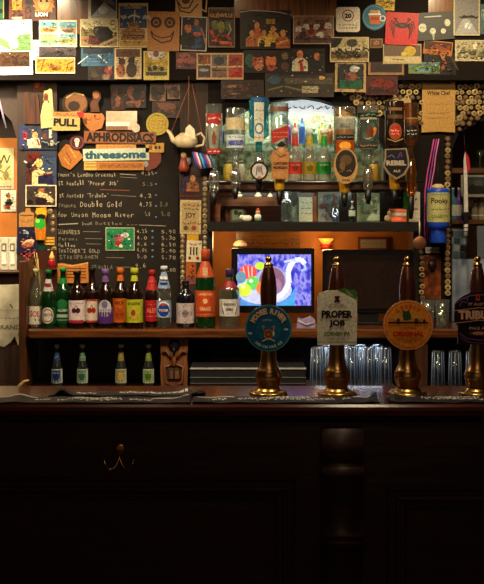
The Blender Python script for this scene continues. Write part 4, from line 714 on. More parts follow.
ch('poster_card', 'card', 'slate grey card with white round faces and a ruled line', 417, 12, 454, 40, (84, 88, 84), [('r', 425, 15.8, 442, 16.9, (210, 210, 200)), ('e', 422.5, 27, 4, 4.4, (216, 212, 190)), ('e', 432.5, 31, 3, 3.2, (216, 212, 190)), ('e', 443, 31.5, 2.6, 2.6, (216, 212, 190)), ('e', 447.5, 23.5, 3, 3.6, (216, 212, 190)), ('s', 420, 425, 27, 1, .4, (100, 90, 80)), ('s', 431, 434, 31, .8, .3, (100, 90, 80)), ('p', [(431, 34), (434, 34), (433, 40), (432, 40)], (180, 176, 160))], lay=6, rot=-4)
ch('framed_print', 'picture', 'silver framed print with a black moustache shape', 453.5, -14, 480, 35.5, (206, 196, 160), [('r', 455, -14, 478.5, 34, (150, 146, 144)), ('p', [(455, 34), (463, 18), (470, 20), (478, 34)], (180, 180, 180)), ('p', [(458.5, 15.5), (461, 17), (464, 15), (467, 16), (469, 15.6), (472, 15), (476, 17), (479, 15.5), (477, 18.8), (473, 18), (468.5, 17.5), (463, 18.6), (460, 17.8)], (24, 20, 20)), ('e', 468, 26, 3.6, 3.6, (214, 220, 224)), ('l', [(466, 30), (471, 22)], .7, (120, 160, 180))], lay=6)
ch('picture_card', 'card', 'bluish card strip cut by the right edge beside the moustache print', 480.5, 4, 500, 34, (96, 130, 130), [('e', 485, 14, 4, 6, (140, 170, 160))], lay=4)
ch('postcard', 'postcard', 'monochrome postcard of horse riders beside trees, left below the 20 sticker', 330, 37, 369, 62, (206, 190, 150), [('r', 331, 38, 368, 47, (190, 176, 130)), ('p', [(331, 38), (343, 38), (340, 44), (336, 47), (331, 48)], (50, 44, 34)), ('e', 352, 43, 5.6, 4, (84, 80, 70)), ('l', [(352, 46), (351, 52)], 1, (50, 44, 40)), ('r', 331, 52, 368, 60.5, (120, 100, 66)), ('s', 335, 366, 51, 2.4, 1.6, (54, 44, 36)), ('s', 338, 362, 55, 2.6, 1.4, (44, 36, 30)), ('r', 331, 58, 368, 60.8, (176, 150, 100))], lay=5)
ch('snapshot', 'photo', 'small beige snapshot between the riders and grey beach card', 370, 38.5, 383, 48, (150, 110, 74), [('r', 371.5, 40, 381.5, 46.5, (116, 74, 50)), ('e', 376, 43, 3, 2, (176, 120, 80))], lay=3)
ch('postcard', 'postcard', 'taupe postcard of a beach with a yellow splash under the crab card', 383, 44, 421.5, 64, (190, 170, 130), [('r', 384, 45, 420.5, 56, (120, 98, 78)), ('e', 410, 51, 6, 5, (206, 176, 50)), ('e', 404, 54, 3, 2.4, (214, 190, 70)), ('r', 384, 57, 420.5, 62.8, (206, 190, 144)), ('l', [(392, 59), (404, 60)], 1, (120, 100, 90))], lay=4)
ch('postcard', 'postcard', 'orange and black postcard with yellow title strip', 423.5, 41, 452.5, 55, (206, 130, 40), [('r', 424.5, 42, 451.5, 50, (90, 44, 24)), ('p', [(428, 50), (436, 44), (444, 47), (450, 43), (450, 50)], (170, 80, 34)), ('s', 427, 450, 52.3, 1, .7, (110, 50, 24))], lay=4, rot=6)
ch('postcard', 'postcard', 'bright beach postcard with pale trees below the moustache print', 455, 40, 484 + 14, 61, (206, 196, 160), [('r', 456, 41, 497, 50, (190, 180, 146)), ('s', 457, 496, 52, 3.4, 2, (120, 126, 96)), ('s', 457, 496, 56, 2, 1.4, (160, 150, 110)), ('e', 475, 46, 2, 4, (240, 230, 190))], lay=4)
ch('snapshot', 'photo', 'cream framed photo of a boxer-like figure on bright green', 335, 62, 366, 92, (190, 160, 110), [('r', 337.5, 64, 363.5, 89, (50, 40, 40)), ('r', 340, 80, 362, 88.5, (20, 110, 70)), ('e', 354, 69, 4.4, 3.6, (170, 176, 180)), ('e', 352, 76, 5.4, 4.4, (150, 90, 60)), ('e', 357, 68, 2.6, 1.4, (214, 206, 200)), ('e', 348, 78, 3, 3, (120, 60, 50)), ('l', [(346, 80), (354, 83), (360, 78)], 2.4, (30, 90, 64))], lay=4, rot=1)
ch('framed_print', 'picture', 'dark brown framed picture between the green photo and grey beach card', 368, 62, 404, 75, (170, 130, 84), [('r', 370.5, 62, 402, 72.5, (72, 34, 28)), ('r', 376, 65, 398, 70, (50, 26, 26))], lay=2)
ch('snapshot', 'photo', 'deep red blurred photo above the corks', 365, 76, 398, 95, (96, 28, 18), [('e', 382, 84, 12, 5, (150, 40, 20)), ('e', 376, 90, 8, 3, (60, 20, 16))], lay=1)
ch('postcard', 'postcard', 'narrow blue and green landscape postcard over the cork arch', 408.5, 62, 440, 73.5, (130, 150, 110), [('r', 409.5, 63, 439, 66, (110, 140, 160)), ('r', 409.5, 66, 439, 69, (130, 160, 60)), ('r', 416, 69, 430, 72, (120, 170, 190)), ('s', 430, 438, 69, 1.4, .8, (60, 80, 40))], lay=3)
ch('snapshot', 'photo', 'dark photo with a bare arm beside the green landscape postcard', 424, 53, 456, 75, (36, 28, 34), [('l', [(443, 57), (445, 64), (441, 72)], 3.4, (190, 110, 60)), ('e', 443, 56.5, 2.6, 2.6, (200, 130, 80)), ('r', 426, 55, 436, 60, (24, 34, 60)), ('l', [(452, 58), (458, 70)], 1.4, (110, 70, 40))], lay=1)
ch('snapshot', 'photo', 'dark snapshot with pink figure left of the bears postcard', 88, 64, 115, 80, (50, 36, 34), [('e', 108, 72, 4, 5, (160, 60, 60)), ('e', 106, 77, 4, 3, (150, 120, 100)), ('e', 94, 74, 3, 4, (90, 70, 50)), ('e', 110, 68, 2, 2.4, (200, 140, 110))], lay=1)
ch('notice', 'paper', 'long tan paper note with black handwriting on the cork arch', 421.5, 78, 455.5, 132.5, (206, 164, 92), [('t', 'Amnesia', 437, 82, 27, 3.6, (70, 46, 30)), ('l', [(425, 84.5), (450, 84)], .4, (90, 60, 30)), ('t', 'White Chef', 438.5, 93, 23, 4.4, (50, 34, 24)), ('s', 428, 450, 113, .7, .4, (150, 110, 60)), ('s', 427, 448, 118, .5, .4, (160, 118, 64)), ('s', 428, 448, 104, .4, .3, (160, 118, 64))], Y=1.445, outline=[(422.5, 78), (455.5, 78.5), (455, 132.5), (440, 131.5), (421.5, 132.5), (422, 100)], lay=1)
ch('paper_note', 'paper', 'plain yellowish paper behind the dark liqueur bottle', 385, 98, 411, 130, (206, 174, 110), [], Y=1.445, lay=0)
ch('small_figure_card', 'card', 'cream cutout shape of a long dress hung left of PULL', 40, 88, 54.5, 128.5, (206, 190, 134), [('e', 46, 97, 2.4, 4, (150, 80, 40)), ('l', [(43, 103), (46, 96), (49, 103)], 1, (110, 60, 34)), ('s', 43, 52, 110, 1.4, .4, (190, 160, 90)), ('s', 43, 52, 119, 1.4, .4, (190, 160, 90))], outline=[(44, 91), (48, 90), (50, 88), (52, 90), (54.5, 127), (41, 128.5), (40.5, 115), (43, 103)], Y=1.44, lay=1)

done = []
for a, kw in sorted(HC, key=lambda q: q[1].get('lay', 0)):
    x0, y0, x1, y1 = a[3:7]; yy = kw.get('Y', YF); lv = 0
    for (p0, q0, p1, q1, l, y2) in done:
        if yy == y2 and x0 < p1 + .8 and x1 > p0 - .8 and y0 < q1 + .8 and y1 > q0 - .8: lv = max(lv, l + 1)
    kw['lay'] = lv + (.05 if 'Y' in kw else 4.05 if any(l < x1 and r > x0 and y0 < b for l, r, b in ((57, 90, 34), (234, 337, 18), (428, 456, 20))) and lv < 4 else .05)
    done.append((x0, y0, x1, y1, kw['lay'], yy)); card(*a, **kw)
# ---- left post and recess
def cl(*a, **k): k.setdefault('Y', 1.455); return card(*a, **k)
cl('snapshot', 'photo', 'small reddish photo strip below the yellow tree postcard', 33, 72, 44, 91, (130, 70, 40), [('e', 37, 83, 2.6, 5, (190, 110, 70))], lay=0, Y=1.46)
cl('drape', 'cloth', 'brown hanging cloth with folds behind the dress cutout', 24, 92, 41, 124, mottled('brown_cloth', [(40, 18, 10), (80, 40, 20)], 20, .8, 0, (3, 1, .4)), [('l', [(27, 92), (29, 123)], 1, (120, 66, 34)), ('l', [(35, 96), (36, 123)], 1, (80, 36, 20))], thick=.014, lay=0, outline=[(24, 92), (38, 94), (41, 124), (24, 124)])
cl('snapshot', 'photo', 'busy blue and cream party photo under the dress cutout', 19, 124, 57, 149.5, (70, 74, 100), [('r', 20, 126, 27, 147, (70, 76, 130)), ('r', 23, 132, 27, 140, (196, 60, 60)), ('e', 35, 135, 3, 3.6, (226, 170, 120)), ('p', [(28, 148), (31, 138), (39, 138), (41, 148)], (236, 214, 180)), ('e', 30, 143, 3, 4, (230, 206, 180)), ('l', [(37, 139), (40, 147)], 1.6, (170, 50, 50)), ('e', 45, 136, 3, 3, (130, 80, 60)), ('r', 42, 140, 55, 148, (50, 54, 70)), ('r', 49, 127, 52, 138, (230, 226, 200)), ('s', 42, 55, 144, 2.6, .9, (140, 150, 150)), ('e', 52, 143, 2, 3, (210, 190, 150))], lay=1)
cl('snapshot', 'photo', 'photo of a person in white shirt leaning on blue background', 25, 151, 56.5, 185.5, (60, 74, 104), [('r', 26, 152, 41, 184, (110, 56, 34)), ('r', 40, 158, 56, 184, (70, 88, 120)), ('l', [(24, 161), (32, 166), (38, 160)], 1.4, (236, 220, 190)), ('e', 39, 163, 3.6, 4.6, (230, 196, 120)), ('p', [(32, 186), (32, 172), (38, 168), (45, 172), (47, 186)], (226, 206, 150)), ('p', [(38, 176), (52, 173), (54, 184), (38, 184)], (50, 40, 90)), ('l', [(40, 175), (53, 172)], 1.6, (220, 160, 90)), ('e', 33, 157, 4, 3.4, (130, 30, 24)), ('e', 29, 165, 3, 3, (60, 40, 34))], lay=2, rot=0)
cl('snapshot', 'photo', 'white bordered photo of a reclining figure on the left post', 25.5, 185, 56.5, 206.5, (226, 214, 180), [('r', 26.5, 186, 55.5, 205.5, (84, 68, 66)), ('e', 41, 191, 3.4, 2.6, (190, 120, 80)), ('p', [(35, 196), (40, 192), (48, 194), (54, 200), (52, 203), (44, 198)], (236, 200, 150)), ('e', 41, 201, 6, 3.4, (50, 30, 44)), ('l', [(35, 188), (35, 205)], .5, (120, 110, 90)), ('e', 30, 202, 3, 2.4, (40, 24, 24))], lay=3)
cl('sticker', 'sticker', 'tan stepped sticker below the reclining figure photo', 19, 208, 34, 227, (196, 146, 80), [('r', 20, 215, 33, 216, (130, 80, 40)), ('s', 21, 33, 221, 1.2, .5, (130, 80, 40))], outline=[(22, 212), (25, 212), (26, 208), (30, 208), (31, 212), (34, 213), (34, 227), (19, 227), (19, 214)], lay=0)
cl('figurine', 'figurine', 'tropical drink ornament in yellow, green and orange on left post', 34, 206, 48, 240, (214, 150, 30), [('e', 41, 212, 5.6, 3.8, (240, 180, 40)), ('e', 41, 217, 4.6, 3, (30, 40, 24)), ('e', 40, 224, 5.4, 5.6, (50, 190, 60)), ('e', 38, 221, 2, 2, (150, 240, 110)), ('l', [(38, 228), (37.5, 239)], 2.6, (226, 120, 30)), ('l', [(43, 228), (43, 239)], 2.4, (226, 120, 30))], outline=[(36, 208), (46, 207), (47, 214), (45, 219), (46, 229), (45, 240), (36, 240), (35, 229), (34.5, 220), (37, 215)], thick=.02, lay=1)
cl('postcard', 'postcard', 'navy postcard with orange splash of blossom on the left post', 17, 228, 38, 253, (44, 48, 90), [('t', 'Tia', 26, 232, 6, 4, (200, 200, 220)), ('e', 28, 243, 6, 3.4, (206, 130, 80)), ('e', 31, 241, 3.4, 2, (240, 200, 160)), ('l', [(23, 244), (28, 240), (34, 240)], 1.2, (240, 214, 180)), ('l', [(28, 245), (27, 249), (31, 250)], 1, (220, 190, 150)), ('e', 27, 248, 2.4, 1.4, (150, 60, 50))], lay=2, rot=2)
cl('sticker', 'sticker', 'yellow striped sticker right of the navy postcard', 44, 237, 54.5, 245, (230, 180, 70), [('r', 45, 239, 54, 239.8, (150, 60, 40)), ('r', 45, 242, 54, 242.8, (150, 60, 40))], lay=0)
cl('sticker', 'sticker', 'dark green round sticker beneath the yellow striped sticker', 37, 243, 46, 250, (30, 80, 60), [], outline=circ(42, 247, 5, 3.6), lay=0)
cl('drape', 'cloth', 'brown painted board low on the left post behind the candle', 30, 250, 56.5, 300, (92, 44, 26), [], lay=-.3)
cd = thing('candle', 'small red glass candle with golden flame shape on the left post', 'candle', (PX(52, 1.42), 1.42, PZ(268, 1.42)))
k = K(1.42); mb = MB(); mb.lathe([(0, 2.6 * k), (.01, 3.4 * k), (7 * k, 3.8 * k), (8.5 * k, 3 * k)], mat((150, 24, 30), .25), 14); mb.build('candle_glass', cd)
mb = MB(); mb.lathe([(8.2 * k, 2.6 * k), (11 * k, 2.8 * k), (14 * k, 1.6 * k), (17 * k, .2 * k)], mat((214, 170, 84), .5), 12); mb.build('golden_top', cd)
mb = MB(); mb.box(-.02, .02, -.018, .04, -.006, 0, MIDWOOD); mb.build('bracket', cd)
# recess at the left
cs = dict(Y=1.748)
card('poster_card', 'poster', 'cream poster with green line drawing in the left recess', -18, 148, 14, 189, (222, 206, 170), [('r', -16, 150, 12, 183, (226, 210, 150)), ('l', [(-2, 155), (1, 163), (4, 155), (7, 163), (10, 155)], 1.2, (80, 100, 60)), ('l', [(-3, 168), (4, 173), (10, 166)], 1, (110, 120, 80)), ('e', 6, 175, 3, 4, (180, 160, 100)), ('e', 0, 166, 2, 3, (170, 150, 90)), ('s', -2, 11, 179, 1.4, .5, (110, 110, 70)), ('s', 0, 12, 186.5, .7, .5, (110, 80, 50))], **cs)
card('picture_card', 'card', 'small white card with orange and black figure in left recess', 1, 190, 16, 211.5, (240, 236, 214), [('e', 8.5, 196, 2, 2.6, (196, 130, 50)), ('p', [(5, 206), (7, 199), (11, 199), (12, 206)], (90, 90, 50)), ('e', 9, 203, 4, 1.4, (40, 34, 30)), ('e', 8, 207, 2.4, 1.6, (230, 90, 30))], lay=1, **cs)
ls = thing('side_shelf', 'dark wood shelf in the left recess carrying white frames', 'shelf', (PX(10, 1.5), 1.55, PZ(270, 1.5)))
mb = MB(); k = K(1.45); mb.box(-.35, 17 * k, -.12, .19, -.014, 0, MIDWOOD, .004); mb.build('shelf_board', ls)
mb = MB(); mb.box(-.35, 17 * k, -.1, .19, -.085, -.015, DARKWOOD, .006); mb.build('shelf_apron', ls)
for i, (px, lb) in enumerate(((-6, 'white china box half cut by the left edge'), (4, 'white china box on the left recess shelf, middle of three'), (12.5, 'white china box on the left recess shelf, nearest the post'))):
    Yc = 1.46; k = K(Yc); t = thing('china_box', lb, 'ornament', (PX(px, Yc), Yc, PZ(270, 1.5) + .0005))
    mb = MB(); mb.box(-4.2 * k, 4.2 * k, 0, .03, 0, 33 * k, mat((206, 200, 180), .3), .003); mb.build('body', t)
    mb = MB(); mb.box(-2 * k, 2 * k, -.004, 0, 6 * k, 17 * k, mat((240, 236, 220), .3)); mb.box(-2.4 * k, 2.4 * k, -.003, 0, 20 * k, 27 * k, mat((120, 110, 90), .4)); mb.box(-1.2 * k, 1.2 * k, -.006, 0, 20.5 * k, 25 * k, mat((220, 214, 200), .4)); mb.build('front_panel', t)
mb = MB(); Yb_ = 1.42; k = K(Yb_)
rr = random.Random(4); ed = [(-40, 286), (27, 284), (25.5, 300), (25, 318), (28, 330), (24, 343), (18, 345), (15, 336), (11, 342), (4, 347), (-6, 344), (-40, 346)]
mb.prism([((x) * k, -(y - 286) * k) for x, y in ed], -.004, 0, mottled('old_cloth', [(150, 140, 116), (196, 186, 160), (222, 214, 190)], 9, .8))
prints(mb, [('l', [(10, 304), (13, 308)], 1.2, (90, 80, 70)), ('s', -10, 22, 318, .8, .4, (130, 120, 104)), ('t', 'GRAND', 8, 327, 26, 4.4, (140, 128, 108)), ('s', -10, 20, 310, .5, .3, (150, 140, 116)), ('l', [(25, 290), (21, 305), (22, 322), (18, 336)], .7, (130, 120, 100))], 0, 286, k, -.004)
o = mb.build('hanging_cloth', None, (PX(0, Yb_), Yb_, PZ(286, Yb_))); tag(o, 'worn off-white printed cloth hanging below the left recess shelf', 'cloth')
slab('trim_3', -100, 345, 27, 999, 1.42, 1.56, wood('left_panel', (40, 21, 12), (66, 36, 20), .7, coat=0, vertical=True))
ant = thing('metal_horn', 'curled pale horn-shaped ornament on the counter at far left', 'ornament', (PX(20, 1.0), 1.0, cz + .0005))
k = K(1.0); mb = MB(); mb.tube([(-12 * k, 0, 3 * k), (-4 * k, 0, 4 * k), (0, 0, 9 * k), (4 * k, 0, 13 * k), (9 * k, 0, 14.5 * k)], 2.8 * k, mat((190, 150, 100), .3), 10, 1 * k); mb.blob((-12 * k, 0, 3.2 * k), (5 * k, 3 * k, 3 * k), mat((190, 150, 100), .3)); mb.build('horn', ant)
pl = MB(); k = K(1.3); pl.tube([(PX(-6, 1.3), 1.3, PZ(78, 1.3)), (PX(6, 1.3), 1.3, PZ(128, 1.3))], .0045, mat((190, 180, 210), .25), 8)
tag(pl.build('blind_rod'), 'thin pale rod hanging slanted at the left edge', 'rod')

# ================================================================= COINS AND CORKS
CK = [mat(c, .6, 0, .2, 120) for c in ((170, 146, 92), (122, 94, 56), (196, 172, 116), (90, 62, 38))]
CO = [mat(c, .35, .5, .2, 120) for c in ((150, 130, 96), (170, 150, 110), (126, 100, 66))]
def disc(nm, m, inner, r, h):
    mb = MB(); n = 14
    mb.lathe([(0, r), (h * .8, r), (h, r * .86)], m, n, smooth=False); mb.lathe([(h, r * .55), (h + .0006, r * .5)], inner, n)
    mb.v = [(x, -z, y) for x, y, z in mb.v]
    me = mb.build(nm); return me
corks = [disc('wine_cork', CK[i], CK[(i + 1 + i % 2) % 4], .0115, .02) for i in range(4)]; coins = [disc('coin', CO[i], CO[(i + 1) % 3], .011, .003) for i in range(3)]
for o in corks + coins: COL.objects.unlink(o)
nc = 0
def put(src, px, py, Y, label, cat, group, s=1):
    o = R.choice(src).copy(); COL.objects.link(o); o.location = (PX(px, Y), Y, PZ(py, Y)); o.scale = (s, 1, s); o.rotation_euler = (0, R.uniform(0, 6), 0); tag(o, label, cat, group)
def arch_y(x):
    P = [(386, 186), (418, 186), (452, 150), (457, 137), (462, 131), (480, 122), (500, 116)]
    for (a, b), (c, d) in zip(P, P[1:]):
        if a <= x <= c: return b + (d - b) * (x - a) / (c - a)
pts = []
for row in range(24):
    for colm in range(40):
        x = 344 + colm * 5.9 + (row % 2) * 2.95 + R.uniform(-.7, .7); y = 82 + row * 5.2 + R.uniform(-.7, .7)
        if x > 487: continue
        if x < 387:
            if y > 79 + (x - 340) * .62 + 14 or y > 118: continue
        elif y > min(arch_y(x) - 2.5, 134 if x > 418 else 100): continue
        if 421 < x < 456 and y > 79: continue
        if x > 456 and y < 84: continue
        pts.append((x, y))
for x, y in pts: put(corks, x, y, 1.44 if x < 387 else 1.46, 'wine cork end set among many in the cork arch top right', 'cork', 'corks of the arch at top right', R.uniform(.85, 1.3))
for i in range(28): put(corks, 447 + R.uniform(-.5, .5), 139 + i * 5.7, 1.46, 'wine cork end in the column right of the blue tub', 'cork', 'corks down the right column', 1.15)
for i in range(9): put(corks, 421.5 + R.uniform(-.6, .6), 252 + i * 5.7, 1.46, 'wine cork end in the column left of the amber bunting', 'cork', 'corks left of the amber bunting', 1)
for i in range(24): put(coins, 182.5 + R.uniform(-.4, .4), 206 + i * 5.1, 1.45, 'dull coin in the column beside the blackboard edge', 'coin', 'coins beside the blackboard', 1)
for i in range(26): put(coins, 205 + R.uniform(-.4, .4), 178 + i * 5.4, 1.45, 'dull coin in the column beside the television opening', 'coin', 'coins beside the television opening', 1)
for i, (x, y) in enumerate(((52.5, 224), (52.5, 230.5), (53, 217), (50, 211), (54, 249), (53.5, 255), (48.5, 252))): put(coins, x, y, 1.46, 'pale coin on the left post beside the tropical ornament', 'coin', 'coins on the left post', 1.1)

# ================================================================= SHELF UNIT, TELEVISION OPENING, NICHE
slab('trim_7', 207, 232, 212.5, 328, 1.3, 1.44, mat((26, 24, 24), .3, coat=.3)); slab('trim_8', 413.5, 232, 419, 328, 1.3, 1.44, mat((26, 24, 24), .3, coat=.3))
un = thing('shelf_unit', 'black framed shelf unit with optics rail around the television opening', 'shelf unit', (0, 1.4, sz))
def up(name, x0, y0, x1, y1, Y0, Y1, m, bev=.003, lab=None):
    mb = MB(); mb.box(PX(x0, Y0), PX(x1, Y0), Y0, Y1, PZ(y1, Y0), PZ(y0, Y0), m, bev); o = mb.build(name, un, (0, -1.4, -sz))
    if lab: o['label'] = lab
    return o
BK = mat((26, 24, 24), .3, coat=.3)
up('lower_shelf', 207, 222, 422, 231.5, 1.25, 1.6, BK)
up('upper_shelf', 212, 181, 418, 189.5, 1.27, 1.75, MIDWOOD)
up('rail_edge', 212, 190, 418, 191.5, 1.265, 1.3, mat((110, 100, 90), .3, .6))
up('middle_board', 222, 197, 279, 206.5, 1.33, 1.42, MIDWOOD)
YN = 1.75
up('back_panel', 209, 192, 420, 222, 1.58, 1.6, wood('panel_orange', (120, 56, 24), (160, 84, 36), .4))
nb = MB(); nb.box(PX(200, YN), PX(400, YN), YN, YN + .02, PZ(182, YN), PZ(88, YN), mottled('niche_mirror_reflections', [(46, 50, 36), (110, 120, 90), (190, 196, 160), (150, 120, 60), (226, 226, 200)], 22, .3)); struct('wall_niche_back', nb)  # mottled colours paint the mirror's blurred reflections
nb = MB(); nb.box(PX(208, 1.56), PX(212.5, 1.56), 1.56, YN, PZ(182, 1.56), PZ(92, 1.56), mat((150, 140, 120), .5)); nb.box(PX(384, 1.56), PX(388, 1.56), 1.56, YN, PZ(182, 1.56), PZ(92, 1.56), mat((150, 140, 120), .5)); nb.box(PX(208, 1.56), PX(388, 1.56), 1.56, YN, PZ(92, 1.56), PZ(88, 1.56), mat((200, 200, 190), .5)); struct('wall_niche_side', nb)
# lit header sign inside the niche
ns = card('lit_sign', 'sign', 'backlit white sign strip with faint lettering across the niche top', 277, 100.5, 346, 113, (226, 236, 240, .75), [('s', 286, 336, 107.5, 2, 1, (70, 90, 120))], Y=1.6, thick=.02, outline=[(277, 104), (290, 101), (310, 100), (332, 101.5), (346, 106), (346, 113.5), (277, 113.5)])
# the narrow glass shelf and small coloured bottles inside the niche
gs = MB(); gs.box(PX(214, 1.6), PX(384, 1.6), 1.6, 1.74, -.003, .003, glass('shelf_glass', (210, 236, 220), .05, .25)); tag(gs.build('glass_shelf', None, (0, 0, PZ(144, 1.6))), 'narrow glass shelf inside the bright niche', 'shelf')
NC = [((220, 170, 60), 'amber'), ((120, 40, 110), 'purple'), ((206, 60, 50), 'red'), ((70, 120, 80), 'green'), ((230, 200, 90), 'yellow'), ((60, 90, 160), 'blue'), ((226, 220, 200), 'white'), ((150, 80, 40), 'brown')]
for i, (x, h, c) in enumerate(((221, 20, 5), (229, 24, 3), (238, 22, 6), (288, 26, 1), (295, 22, 2), (302, 27, 5), (314, 16, 3), (322, 22, 0), (330, 20, 7), (338, 22, 4), (374, 22, 0), (381, 18, 3))):
    k = K(1.68); t = thing('miniature_bottle', 'small %s bottle on the niche glass shelf, %s' % (NC[c][1], ['far left', 'second from left', 'third from left', 'left of the red tonic', 'behind the red tonic', 'right of the red tonic', 'behind the yellow tonic', 'left behind the green tonic', 'right behind the green tonic', 'beside the oval badge', 'behind the green-labelled spirit', 'far right'][i]), 'bottle', (PX(x, 1.68), 1.68, PZ(144, 1.6) + .0035))
    mb = MB(); mb.lathe([(a * h * k, b * 3.2 * k) for a, b in LB['spirit']], mat(NC[c][0], .15), 12); mb.build('glass_body', t)
    mb = MB(); mb.lathe([(h * k * .95, 1.5 * k), (h * k * 1.05, 1.5 * k)], mat((230, 226, 220), .3), 10); mb.build('bottle_cap', t)
for i, (x, c, nm) in enumerate(((228, 4, 'pale'), (240, 6, 'white'), (374, 0, 'amber'))):
    k = K(1.68); t = thing('jar', '%s jar low in the niche behind the hanging bottles' % nm, 'jar', (PX(x, 1.68), 1.68, PZ(181, 1.27) + .001))
    mb = MB(); mb.lathe([(0, 5 * k), (16 * k, 5 * k), (19 * k, 4 * k)], mat(NC[c][0], .2), 14); mb.build('jar_body', t)
    mb = MB(); mb.lathe([(19 * k, 4.3 * k), (22 * k, 4.3 * k)], mat((150, 140, 120), .3, .6), 14); mb.build('lid', t)
# three tall mixer bottles
zs = PZ(181, 1.27) + .0005
for px, c, lq, nm in ((295, (226, 70, 50), (242, 206, 196), 'red'), (309.5, (206, 180, 40), (242, 238, 206), 'yellow'), (324, (40, 170, 60), (222, 242, 216), 'green')):
    bottle('tonic_bottle', 'tall clear tonic bottle with %s label and neck in the bright niche' % nm, px, 128, 180.5, 7, 1.42, 'mixer', glass('mixer_clear', (236, 240, 238), .04, .14, .16), (236, 236, 232), (161, 173, c, [('e', px, 167, 3, 3.6, tuple(int(v * .75) for v in c)), ('s', px - 5, px + 5, 164, .7, .4, (236, 236, 220))]), (135, 145, c, []), z=zs, inner=(glass('tonic_' + nm, lq, .05, .02), .6), capshare=.09)

# ---- upside-down spirit bottles on optics
def optic(px, ytop, ymid, r, yb, label, gm, capc, lab, neck=None, inner=None, kind='spirit', badge=None, cup=None, sy=.75, noz=6):
    """ytop..ymid = bottle, down to the neck end; yb = bottom of the dispenser"""
    Y = 1.2 + (.03 if px == 411 else 0); k = K(Y)
    t = bottle('optic_bottle', label, px, ytop, ymid, r, Y, kind, gm, None, lab, neck, flip=True, inner=inner, cat='bottle', sy=sy)
    z0 = 0.0
    mb = MB(); d = (yb - ymid) * k
    mb.lathe([(-d * .62, 3.2 * k), (-d * .55, 5 * k), (-d * .2, 5.6 * k), (0, 4 * k), (.006, 3.4 * k)], cup or glass('optic_glass', (220, 220, 214), .08, .3), 16); ms = mb.build('measure', t)
    mb = MB(); mb.lathe([(-d, 1.6 * k), (-d * .85, 3 * k), (-d * .62, 3.4 * k), (-d * .6, 2.4 * k)], BLACK, 14); mb.box(-7 * k, 7 * k, -.004, .004, -d * .84, -d * .84 + .004, BLACK); mb.build('dispenser_nozzle', ms)
    mb = MB(); mb.tube([(0, 0, -d * .1), (0, 1.255 - Y, -d * .1)], .006, CHROME); mb.build('clamp_arm', t)
    if badge:
        out, base, shp, cy = badge; Yb = 1.2 - r * k * sy - .022; kb = K(Yb)
        mb = MB(); mb.prism([((x - px) * kb, -(y - cy) * kb) for x, y in out], -.005, .005, M_of(base, .4)); prints(mb, shp, px, cy, kb, -.005, rough=.4, step=.0005)
        mb.build('badge', t, (0, Yb - Y, PZ(cy, Yb) - t.location.z))
    return t
SPC = glass('spirit_clear', (228, 234, 232))
WAT = (glass('clear_spirit', (236, 240, 240), .05, .02), .9)
RED = (190, 44, 40)
optic(214, 104, 172, 8.5, 205, 'upturned clear gin bottle with red bands and cream label', SPC, None, (114, 155, (206, 196, 176), [('r', 206, 114, 222, 124, RED), ('r', 206, 149, 222, 154, RED), ('s', 208, 220, 119, 1.4, .8, (236, 200, 180)), ('p', [(214, 130), (216, 137), (215.4, 144), (212.6, 144), (212, 137)], (150, 70, 40)), ('s', 208, 220, 151.5, 1, .6, (240, 200, 190))]), inner=WAT, kind='square')
optic(235.5, 108, 170, 9.6, 199, 'upturned clear vodka bottle with blue lettering near its shoulder', SPC, None, (135, 148, (206, 214, 214), [('tb', 'ABSOLUT', 235.5, 143, 16, 5.4, (40, 70, 190)), ('s', 228, 243, 137.5, .8, .5, (60, 80, 160))]), (118, 130, (206, 190, 150), []) , inner=WAT)
optic(259, 97, 155, 10, 192, 'upturned turquoise gin bottle with pale label and round badge', glass('turquoise_glass', (96, 206, 230), .05, .1), None, (101, 143, (70, 180, 206), [('r', 254, 102, 264, 142, (206, 206, 190)), ('r', 250, 98, 268, 103, (40, 110, 170)), ('e', 259, 129, 4.4, 5.6, (90, 130, 160)), ('e', 259, 129, 2.8, 3.8, (220, 220, 206)), ('s', 255.5, 262.5, 120, 1, .6, (120, 130, 140)), ('s', 255.5, 262.5, 111, 1, .6, (120, 130, 140)), ('s', 255, 263, 138, .8, .6, (170, 60, 60))]), inner=(glass('turquoise_gin', (130, 220, 236), .05, .02), .9), kind='square',
      badge=(circ(259, 171, 9, 9.4), (30, 26, 26), [('e', 259, 171, 7.2, 7.6, (196, 186, 184)), ('l', [(257, 166), (256, 175)], 1, (120, 110, 110)), ('l', [(261, 166), (262, 175)], 1, (120, 110, 110)), ('e', 259, 177.6, 2, 1.4, (190, 130, 110)), ('e', 259, 169, 2, 3, (150, 140, 140))], 171))
AMB = glass('whisky', (226, 150, 60), .05, .03)
bust = [(271, 179), (271.5, 164), (270, 158), (272, 152), (278, 149), (279, 146), (276.5, 145), (281, 141), (286, 144), (284.5, 148), (289, 153), (289, 160), (287.5, 164), (288, 179)]
optic(279.5, 103, 168, 9, 205, 'upturned clear whisky bottle with slanted red label and brown bust badge', SPC, None, (107, 112, (150, 110, 80), []), None, inner=WAT, kind='square', cup=mat((206, 160, 40), .25),
      badge=(bust, (196, 140, 84), [('p', [(276, 145.5), (281, 141), (286, 144.5), (284, 147), (279, 147)], (40, 24, 20)), ('p', [(271.5, 164), (288, 161), (288, 170), (271.5, 171)], (190, 130, 76)), ('tb', 'CAPTAIN', 279.8, 163.5, 14, 3, (70, 36, 26)), ('tb', 'MORGAN', 279.8, 167.6, 14, 3, (70, 36, 26)), ('e', 281, 150, 2.4, 2.8, (214, 160, 110)), ('l', [(275, 153), (280, 157), (286, 154)], .8, (130, 80, 50))], 160))
Yj = 1.2 - 9 * K(1.2) * .75 - .006
o = card('red_label', 'label', '', 271, 127, 288, 146, (0, 0, 0), [], Y=Yj) if False else None
jw = [x for x in bpy.data.objects if x.type == 'EMPTY' and x.get('label', '').startswith('upturned clear whisky')][0]
